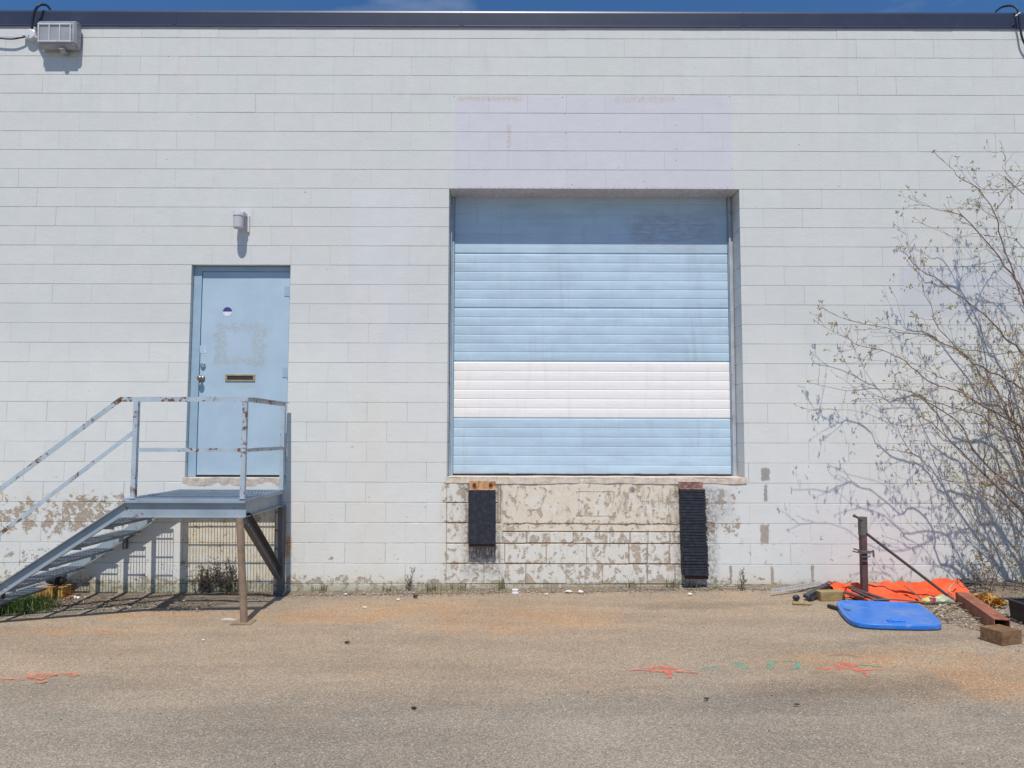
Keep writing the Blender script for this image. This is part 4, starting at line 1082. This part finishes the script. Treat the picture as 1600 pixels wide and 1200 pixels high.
tag(obj('pale_litter', mb2, simple('pale_leaf_litter', (.52, .46, .38), .9, 0, .3, 40), nofix=True), 'pale dry chips mixed in the leaf litter', 'leaf litter', kind='stuff')

# white litter pieces
def scrap(px, py, w_, h_, label, mat=None, name='litter_scrap', seed=0):
    g0 = G(px, py, .012); rr2 = random.Random(px + seed); mb = MB(); q = bmesh.ops.create_icosphere(mb.bm, subdivisions=2, radius=1)
    for v in q['verts']:
        nz = 1 + .55 * mnoise.noise(v.co * 1.7 + Vector((px, 0, 0))); v.co = Vector((v.co.x * w_ * nz, v.co.y * w_ * .5 * nz, v.co.z * h_ * nz)) + g0 + Vector((0, 0, h_ * .6))
    return tag(obj(name, mb, mat or M_PAPER, at=g0), label, 'litter', 'scraps of litter on the ground')
g0 = G(805, 928, .005); cup = MB(); cup.tube([g0, g0 + Vector((0, 0, .018)), g0 + Vector((0, 0, .02)), g0 + Vector((0, 0, .045))], [.034, .034, .030, .033], 20)
tag(obj('bottle_cap', cup, M_PAPER, at=g0), 'squat white plastic cap on the ground at the wall foot below the dock', 'cap')
scrap(889, 925, .035, .013, 'larger crumpled white scrap at the wall foot below the dock centre')
scrap(907, 926, .028, .016, 'crumpled white scrap just right of the larger one below the dock')
scrap(854, 929, .018, .008, 'small white scrap right of the squat white cap')
scrap(1078, 929, .022, .010, 'white scrap on the ground in front of the long bumper')
scrap(540, 929, .015, .007, 'small pale scrap on the ground left of the dock')
scrap(622, 937, .02, .006, 'flat pale scrap on the orange-stained asphalt left of the dock')
scrap(570, 949, .018, .005, 'tiny white scrap on the asphalt, farther out from the wall')
scrap(318, 1000, .012, .004, 'tiny white scrap on the asphalt left of the pipe leg foot')
scrap(117, 936, .045, .02, 'pale crumpled scrap on the soil beside the rusty crate')
scrap(649, 933, .025, .018, 'dark brown pine cone on the asphalt left of the short bumper', simple('dark_brown', (.09, .04, .035), .9), 'pine_cone')
scrap(542, 1004, .022, .006, 'dark flat dropping on the asphalt in front of the left wall', M_BLACK, 'debris_lump')
scrap(647, 1107, .016, .006, 'small dark lump on the open asphalt near the camera', M_BLACK, 'debris_lump')
scrap(1104, 1092, .016, .006, 'small dark lump on the asphalt right of the centre', M_BLACK, 'debris_lump')
scrap(1245, 1101, .016, .004, 'small dark lump on the asphalt below the green figures', M_BLACK, 'debris_lump')
# little white broken grid lying by the pipe leg
g0 = G(359, 968, .006); gm = MB()
for k in range(6): a = g0.x - .055 + k * .022; gm.bar((a, g0.y - .03, g0.z), (a + .01, g0.y + .03, g0.z), .0035, .003)
for k in range(3): b = g0.y - .028 + k * .028; gm.bar((g0.x - .065, b, g0.z + .003), (g0.x + .07 - .03 * k, b, g0.z + .003), .0035, .003)
tag(obj('plastic_grid', gm, M_PAPER, at=g0), 'broken white plastic grid on the asphalt beside the pipe leg', 'litter')
# rusty crate under the stairs
g0 = W(82, 932, -.18); g0.z = gz(g0.x)
cr_ = empty('rusty_crate', g0, 'yellow and rust-coloured ribbed metal crate on the soil under the stairs', 'crate')
b_ = MB(); b_.box((g0.x - .14, g0.y - .06, g0.z + .05), (g0.x + .14, g0.y + .10, g0.z + .145), .004)
for k in range(10): x = g0.x - .13 + k * .029; b_.box((x - .004, g0.y - .068, g0.z + .055), (x + .004, g0.y - .059, g0.z + .14))
obj('crate_body', b_, simple('yellow_rust_paint', (.52, .34, .09), .8, 0, .3, 14, (.26, .08, .03), (.48, .58)), cr_)
obj('base_plate', MB().box((g0.x - .21, g0.y - .07, g0.z + .005), (g0.x + .21, g0.y + .12, g0.z + .045), .003), M_RUST, cr_)
# dark rag caught on the stringer
q = W(88, 907, -.18); rg = MB().ball(q, .075, 3, (1.4, .5, .55))
for v in rg.bm.verts: v.co += v.normal * 0 + Vector((0, 0, .025 * mnoise.noise(v.co * 22)))
tag(obj('dark_rag', rg, simple('black_rag', (.018, .016, .016), .9), at=q), 'dark rag bundle resting on the rusty crate behind the stairs', 'rag')
g0 = W(0, 975, -.75); g0.z = gz(g0.x); 
tag(obj('wooden_stake', MB().obox(g0 + Vector((-.01, 0, .10)), .05, .05, .22, Matrix.Rotation(.05, 4, 'Y'), .003), simple('dark_timber', (.08, .05, .04), .9), at=g0), 'short dark stake in the soil at the far left edge', 'stake')

# ------------------------------------------------------------------ junk on the right
# post with brace
b0 = G(1351, 938); pt = W(1347.5, 808, b0.y + .03); ps = empty('steel_post', b0, 'dark maroon square steel post standing upright behind the blue lid, with a long brace', 'post')
mb = MB(); mb.bar(b0, pt, .052, .052, up=(0, 1, 0)); obj('post_shaft', mb, M_DARKRED, ps)
ax = (pt - b0)
mb = MB(); mb.bar(b0 + ax * .78, pt + Vector((0, 0, .004)), .060, .060, up=(0, 1, 0)); a = W(1335, 806, b0.y); b = W(1347, 812, b0.y); mb.tube([a, b], .011, 8); mb.ball(a, .016, 2); obj('post_sleeve', mb, M_OLD, ps)
mb = MB(); zc_ = W(1350, 862, b0.y).z; cx = b0.x + (pt.x - b0.x) * .57
mb.box((cx - .04, b0.y - .045, zc_ - .012), (cx + .04, b0.y + .045, zc_ + .012), .003); mb.bar((cx - .11, b0.y - .03, zc_ + .03), (cx - .02, b0.y - .03, zc_ + .005), .018, .014); mb.bar((cx - .12, b0.y - .03, zc_ + .008), (cx - .02, b0.y - .03, zc_ - .014), .012, .012)
mb.bar((cx + .03, b0.y - .03, zc_ + .004), (cx + .075, b0.y - .03, zc_ + .006), .014, .014); mb.bar((cx + .07, b0.y - .03, zc_ + .02), (cx + .075, b0.y - .03, zc_ - .045), .012, .012); mb.bar((cx - .05, b0.y - .05, zc_ - .04), (cx + .03, b0.y - .05, zc_ - .035), .01, .01)
obj('clamp', mb, M_OLD, ps)
e0, e1 = W(1353, 833, b0.y), G(1493, 940, .02)
obj('brace_rod', MB().tube([e0, e1], .013, 10), simple('dark_grey_rod', (.085, .075, .07), .6, .3), ps)
# blue lid
lidc = G(1388, 958); outline = [(1306, 940), (1310, 938), (1316, 937), (1370, 938.5), (1425, 941), (1441, 945), (1455, 955), (1468, 968), (1472, 974), (1470, 976.5), (1440, 977), (1380, 975.5), (1350, 974), (1332, 971), (1320, 962), (1309, 948)]
lid = empty('storage_lid', (lidc.x, lidc.y, lidc.z), 'large bright blue plastic bin lid lying flat on the asphalt', 'lid')
P_ = [G(a, b, .045) for a, b in outline]; cen = sum(P_, Vector()) / len(P_)
def ringat(sc2, dz): return [Vector((cen.x + (q.x - cen.x) * sc2, cen.y + (q.y - cen.y) * sc2, q.z + dz)) for q in P_]
bm = bmesh.new(); rings = [ringat(1.0, -.040), ringat(1.005, -.004), ringat(.985, .0), ringat(.915, .001), ringat(.885, -.018), ringat(.60, -.016), ringat(.3, -.012)]
V_ = [[bm.verts.new(q) for q in r_] for r_ in rings]
for a, b in zip(V_, V_[1:]):
    for k in range(len(a)): bm.faces.new((a[k], a[(k + 1) % len(a)], b[(k + 1) % len(a)], b[k]))
bm.faces.new(V_[-1])
o = obj('lid_shell', bm, M_BLUEPL, lid, smooth=True)
o.modifiers.new('s', 'SOLIDIFY').thickness = .004; mdf = o.modifiers.new('sub', 'SUBSURF'); mdf.levels = 2; mdf.render_levels = 2
q0 = G(1400, 970, .032); obj('lid_handle', MB().obox(q0 + Vector((0, 0, .0)), .135, .05, .014, None, .006).obox(q0 + Vector((0, 0, .006)), .10, .02, .014, None, .004), M_BLUEPL, lid)
u = MB(); u.obox(G(1311, 951, .018), .04, .25, .03, Matrix.Rotation(.35, 4, 'Z'), .01); obj('lid_rim_shadow_strip', u, M_BLKPL, lid).name = 'lid_gap_shade'  # dark strip standing in for the shaded gap under the lid edge
# orange tarp
top = [(1300, 914), (1304, 909), (1330, 911), (1360, 911), (1400, 909), (1440, 907), (1452, 905.5), (1470, 903.5), (1500, 903), (1509, 906), (1513, 912)]
bm = bmesh.new(); prev = None; nx = 120; ny = 34
def interp(px):
    for (a, b), (c_, d) in zip(top, top[1:]):
        if a <= px <= c_: return b + (d - b) * (px - a) / (c_ - a)
    return top[-1][1]
for i in range(nx + 1):
    px = 1303 + (1509 - 1303) * i / nx
    yb_ = -.22; yf = -.62 - .12 * math.sin(i * .03) + .03 * fb(i * .08, 0)
    if px < 1320: yf = -.50 - .0
    zt = W(px, interp(px), -.30).z; x0_ = W(px, 920, -.40).x; row_ = []
    for j in range(ny + 1):
        t = j / ny; y = yb_ + (yf - yb_) * t; base = gz(x0_) + .008
        prof_ = (math.sin(min(1, t * 3.2 + .05) * math.pi / 2)) * (1 - .80 * max(0, (t - .25) / .75) ** 1.1) if t < .97 else .02
        fold = .014 * math.sin(x0_ * 34 + 5 * fb(x0_ * 2, y * 3) + y * 18) + .022 * fb(x0_ * 5, y * 9) + .010 * fb(x0_ * 13 + 3, y * 16)
        z = base + (zt - base) * prof_ + fold * (.35 + .65 * min(1, t * 3)) * (0 if t > .97 else 1)
        row_.append(bm.verts.new((x0_ + .02 * fb(y * 6, i * .06) - .06 * (t - .3) * (i / nx - .5), y, max(z, base))))
    if prev:
        for j in range(ny): bm.faces.new((prev[j], prev[j + 1], row_[j + 1], row_[j]))
    prev = row_
tarp = empty('orange_tarp', (4.0, -.4, gz(4)), 'bright orange fabric tarp bundled against the wall foot with folded poles inside', 'tarp')
o = obj('tarp_cloth', bm, M_TARP, tarp, smooth=True, nofix=True); o.modifiers.new('s', 'SOLIDIFY').thickness = .004
for (a, b, ya), (c_, d, yc) in (((1325, 917, -.60), (1390, 939, -.74)), ((1330, 921, -.62), (1372, 939, -.74)), ((1318, 925, -.62), (1350, 934, -.7))):
    obj('tarp_pole', MB().tube([W(a, b, ya), W(c_, d, yc)], .014, 8), M_DARKRED, tarp)
for (a, b, ya), (c_, d, yc), r_ in (((1503, 909, -.3), (1533, 912, -.36), .022), ((1505, 916, -.32), (1528, 911, -.36), .014), ((1500, 907, -.28), (1516, 904, -.30), .008)):
    obj('black_pole_end', MB().tube([W(a, b, ya), W(c_, d, yc)], [r_ * 1.5, r_ * .6], 8), M_BLKPL, tarp)
P_ = smoothpoly([W(1498, 908, -.55), W(1488, 914, -.62), W(1483, 921, -.66), W(1486, 928, -.70), W(1492, 934, -.74)], 4)
obj('rope', MB().tube(P_, .006, 6), M_STRAW, tarp, smooth=True)
P_ = [W(1415, 919, -.62), W(1422, 924, -.66), W(1430, 930, -.70), W(1438, 937, -.75)]
st = MB()
for k in range(14):
    t = k / 13 * (len(P_) - 1); i0 = min(int(t), len(P_) - 2); c_ = P_[i0].lerp(P_[i0 + 1], t - i0) + Vector((0, -.01, .012)); st.obox(c_, .045, .012, .010, Matrix.Rotation(.6, 4, 'Y'), .002)
obj('webbing_strap', st, simple('grey_webbing', (.28, .24, .20), .8, 0, .5, 90, (.06, .03, .03), (.5, .54)), tarp)
# printed yellow bag
q = W(1466, 934, -.80); q.z = gz(q.x) + .03; mb = MB().ball(q, .10, 3, (1.5, .55, .5))
for v in mb.bm.verts: v.co += Vector((0, 0, .035 * mnoise.noise(v.co * 14)))
m = M('printed_film', .35, 0, .5); c = m.mix(m.noise(10, 2).sm(.45, .52), (.62, .56, .12), (.35, .42, .30)); c = m.mix(m.noise(14, 2, v=m.vec(m.x + 4, m.y, m.z)).sm(.55, .6), c, (.25, .02, .07)); m.col(c)
tag(obj('plastic_bag', mb, m.m, at=q), 'crumpled yellow and red printed plastic bag in front of the orange tarp', 'bag')
# perforated white strip
a, b = G(1205, 927, .03), W(1283, 914, -.10); d = b - a; mb = MB()
sd = Vector((0, 0, 1)); mb.bar(a, b, .004, .008); mb.bar(a + sd * .034, b + sd * .034, .004, .008)
for k in range(34): t = (k + .5) / 34; p0 = a + d * t; mb.bar(p0 + sd * .002, p0 + sd * .032, .008, .004, up=(0, 1, 0))
mb.bar(a + Vector((0, .012, .0)), b + Vector((0, .012, 0)), .022, .003)
tag(obj('perforated_strip', mb, simple('galvanised_white', (.55, .56, .57), .5), at=a), 'pale perforated metal strip leaning along the wall foot', 'metal strip')
a, b = G(1262, 934, .03), W(1302, 913, -.20); a.z = gz(a.x) + .03
tag(obj('gutter_piece', MB().bar(a, b, .09, .03, up=(0, -.5, 1)).bar(a + Vector((0, -.045, .02)), b + Vector((0, -.045, .02)), .006, .04), simple('black_gutter', (.045, .047, .055), .5), at=a), 'black plastic gutter piece propped at the left end of the orange tarp', 'gutter')
q = G(1244, 934, .03); tag(obj('round_cap', MB().ball(q, .034, 3, (1, .6, .8)), M_BLKPL, at=q, smooth=True), 'small round black knob on the ground left of the black gutter piece', 'knob')
def block(px0, px1, pyt, pyb, dep, rot, mat, label, name='timber_block', lift=0):
    c0 = G((px0 + px1) / 2, pyb, lift); dist = c0.y + CD; wd = (px1 - px0) * dist / FPX; ht = (pyb - pyt) * dist / FPX
    return tag(obj(name, MB().obox(c0 + Vector((0, dep / 2, ht / 2)), wd, dep, ht, Matrix.Rotation(rot, 4, 'Z'), .004), mat, at=c0), label, 'wood block', 'offcuts of timber')
block(1281, 1321, 925, 939, .10, .12, M_WOOD2, 'yellowish timber offcut at the left end of the orange tarp', lift=.0)
block(1557, 1597, 987, 1008, .18, .30, M_WOOD, 'brown square timber block on the asphalt at the lower right edge')
c0 = G(1253, 944, .004); tag(obj('wood_splinter', MB().obox(c0 + Vector((0, 0, .006)), .16, .05, .012, Matrix.Rotation(-.12, 4, 'Z'), .003), M_WOOD2, at=c0), 'thin yellow wood splinter on the ground in front of the black knob', 'wood scrap')
# rusty square tube
a, b = G(1504, 935, .05), G(1566, 979, .05); d = (b - a).normalized(); s_ = .055; sd = d.cross(Vector((0, 0, 1))).normalized(); th = .006
mb = MB(); up = Vector((0, 0, 1))
mb.bar(a + up * (s_ - th / 2), b + up * (s_ - th / 2), 2 * s_, th); mb.bar(a - up * (s_ - th / 2), b - up * (s_ - th / 2), 2 * s_, th)
mb.bar(a + sd * (s_ - th / 2), b + sd * (s_ - th / 2), th, 2 * s_ - 2 * th); mb.bar(a - sd * (s_ - th / 2), b - sd * (s_ - th / 2), th, 2 * s_ - 2 * th)
tag(obj('square_tube', mb, M_RUSTRED, at=a), 'rust-red hollow square steel tube lying on the litter pointing at the camera', 'steel tube')
# orange leaf heaps
for i, (px, py, r_, lb) in enumerate(((1537, 938, .09, 'larger heap of dry orange leaves behind the rusty tube'), (1558, 945, .075, 'smaller heap of dry orange leaves right of the rusty tube'))):
    c0 = G(px, py, .03); mb = MB(); rr2 = random.Random(i)
    for _ in range(90):
        p = c0 + Vector((max(-r_, min(r_, rr2.gauss(0, r_ * .5))), rr2.gauss(0, r_ * .3), abs(rr2.gauss(0, .025)))); u = Vector((rr2.gauss(0, 1), rr2.gauss(0, 1), rr2.gauss(0, .6))).normalized() * rr2.uniform(.015, .04); v = u.orthogonal().normalized() * .016
        v = Quaternion(u.normalized(), rr2.uniform(0, 6)) @ v
        mb.face([p - u, p - v, p + u, p + v])
    tag(obj('leaf_heap', mb, M_YEL, at=c0, nofix=True), lb, 'leaves', 'heaps of orange leaves')
# black bin with a brick
c0 = G(1671, 985, 0); bw, bd, bh = .46, .34, .155; c0 = c0 + Vector((0, bd / 2, .01))
bn = empty('plastic_tub', c0, 'black plastic tub on the litter at the right edge', 'tub'); mb = MB()
for sx in (-1, 1): mb.obox(c0 + Vector((sx * bw / 2, 0, bh / 2)), .008, bd, bh, Matrix.Rotation(sx * .10, 4, 'Y'), .002)
for sy in (-1, 1): mb.obox(c0 + Vector((0, sy * bd / 2, bh / 2)), bw, .008, bh, Matrix.Rotation(-sy * .10, 4, 'X'), .002)
mb.obox(c0 + Vector((0, 0, .008)), bw - .02, bd - .02, .01); obj('tub_body', mb, M_BLKPL, bn)
mb = MB()
for sx in (-1, 1): mb.obox(c0 + Vector((sx * (bw / 2 + .014), 0, bh)), .03, bd + .05, .014, None, .004)
for sy in (-1, 1): mb.obox(c0 + Vector((0, sy * (bd / 2 + .014), bh)), bw + .0, .03, .013, None, .004)
obj('tub_rim', mb, M_BLKPL, bn)
tag(obj('clay_brick', MB().obox(c0 + Vector((-.05, 0, .10)), .22, .10, .07, Matrix.Rotation(.3, 4, 'Z'), .004), simple('brick_clay', (.33, .13, .085), .9, 0, .2, 20, (.2, .1, .08), (.5, .6)), at=c0 + Vector((-.05, 0, .1))), 'red clay brick lying inside the black plastic tub', 'brick')
# sticks
for i, ((a, b), (c_, d), r_, lb) in enumerate((((1455, 957), (1486, 942), .008, 'pale stick between the blue lid and the rusty tube'), ((1462, 962), (1500, 944), .006, 'second pale stick, longer, just below the first one by the blue lid'), ((1470, 968), (1540, 966), .005, 'thin horizontal twig on the litter right of the blue lid'), ((1440, 942), (1510, 944), .007, 'grey stick along the back edge of the blue lid'), ((1530, 985), (1556, 991), .005, 'short straw-coloured stick beside the brown timber block'), ((1360, 937), (1440, 941), .008, 'long dark stick lying behind the blue lid'), ((1586, 942), (1592, 925), .006, 'pale splinter standing behind the black tub'))):
    A, B_ = G(a, b, .03 + .004 * i), G(c_, d, .035 + .004 * i)
    if i == 6: B_ = W(c_, d, A.y)
    mid_ = (A + B_) / 2 + Vector((0, 0, .012))
    tag(obj('stick', MB().tube(smoothpoly([A, mid_, B_], 4), r_, 6), M_STRAW if i in (0, 1, 4, 6) else simple('grey_stick', (.16, .12, .095), .9), at=A, smooth=True), lb, 'stick', 'sticks in the junk pile')
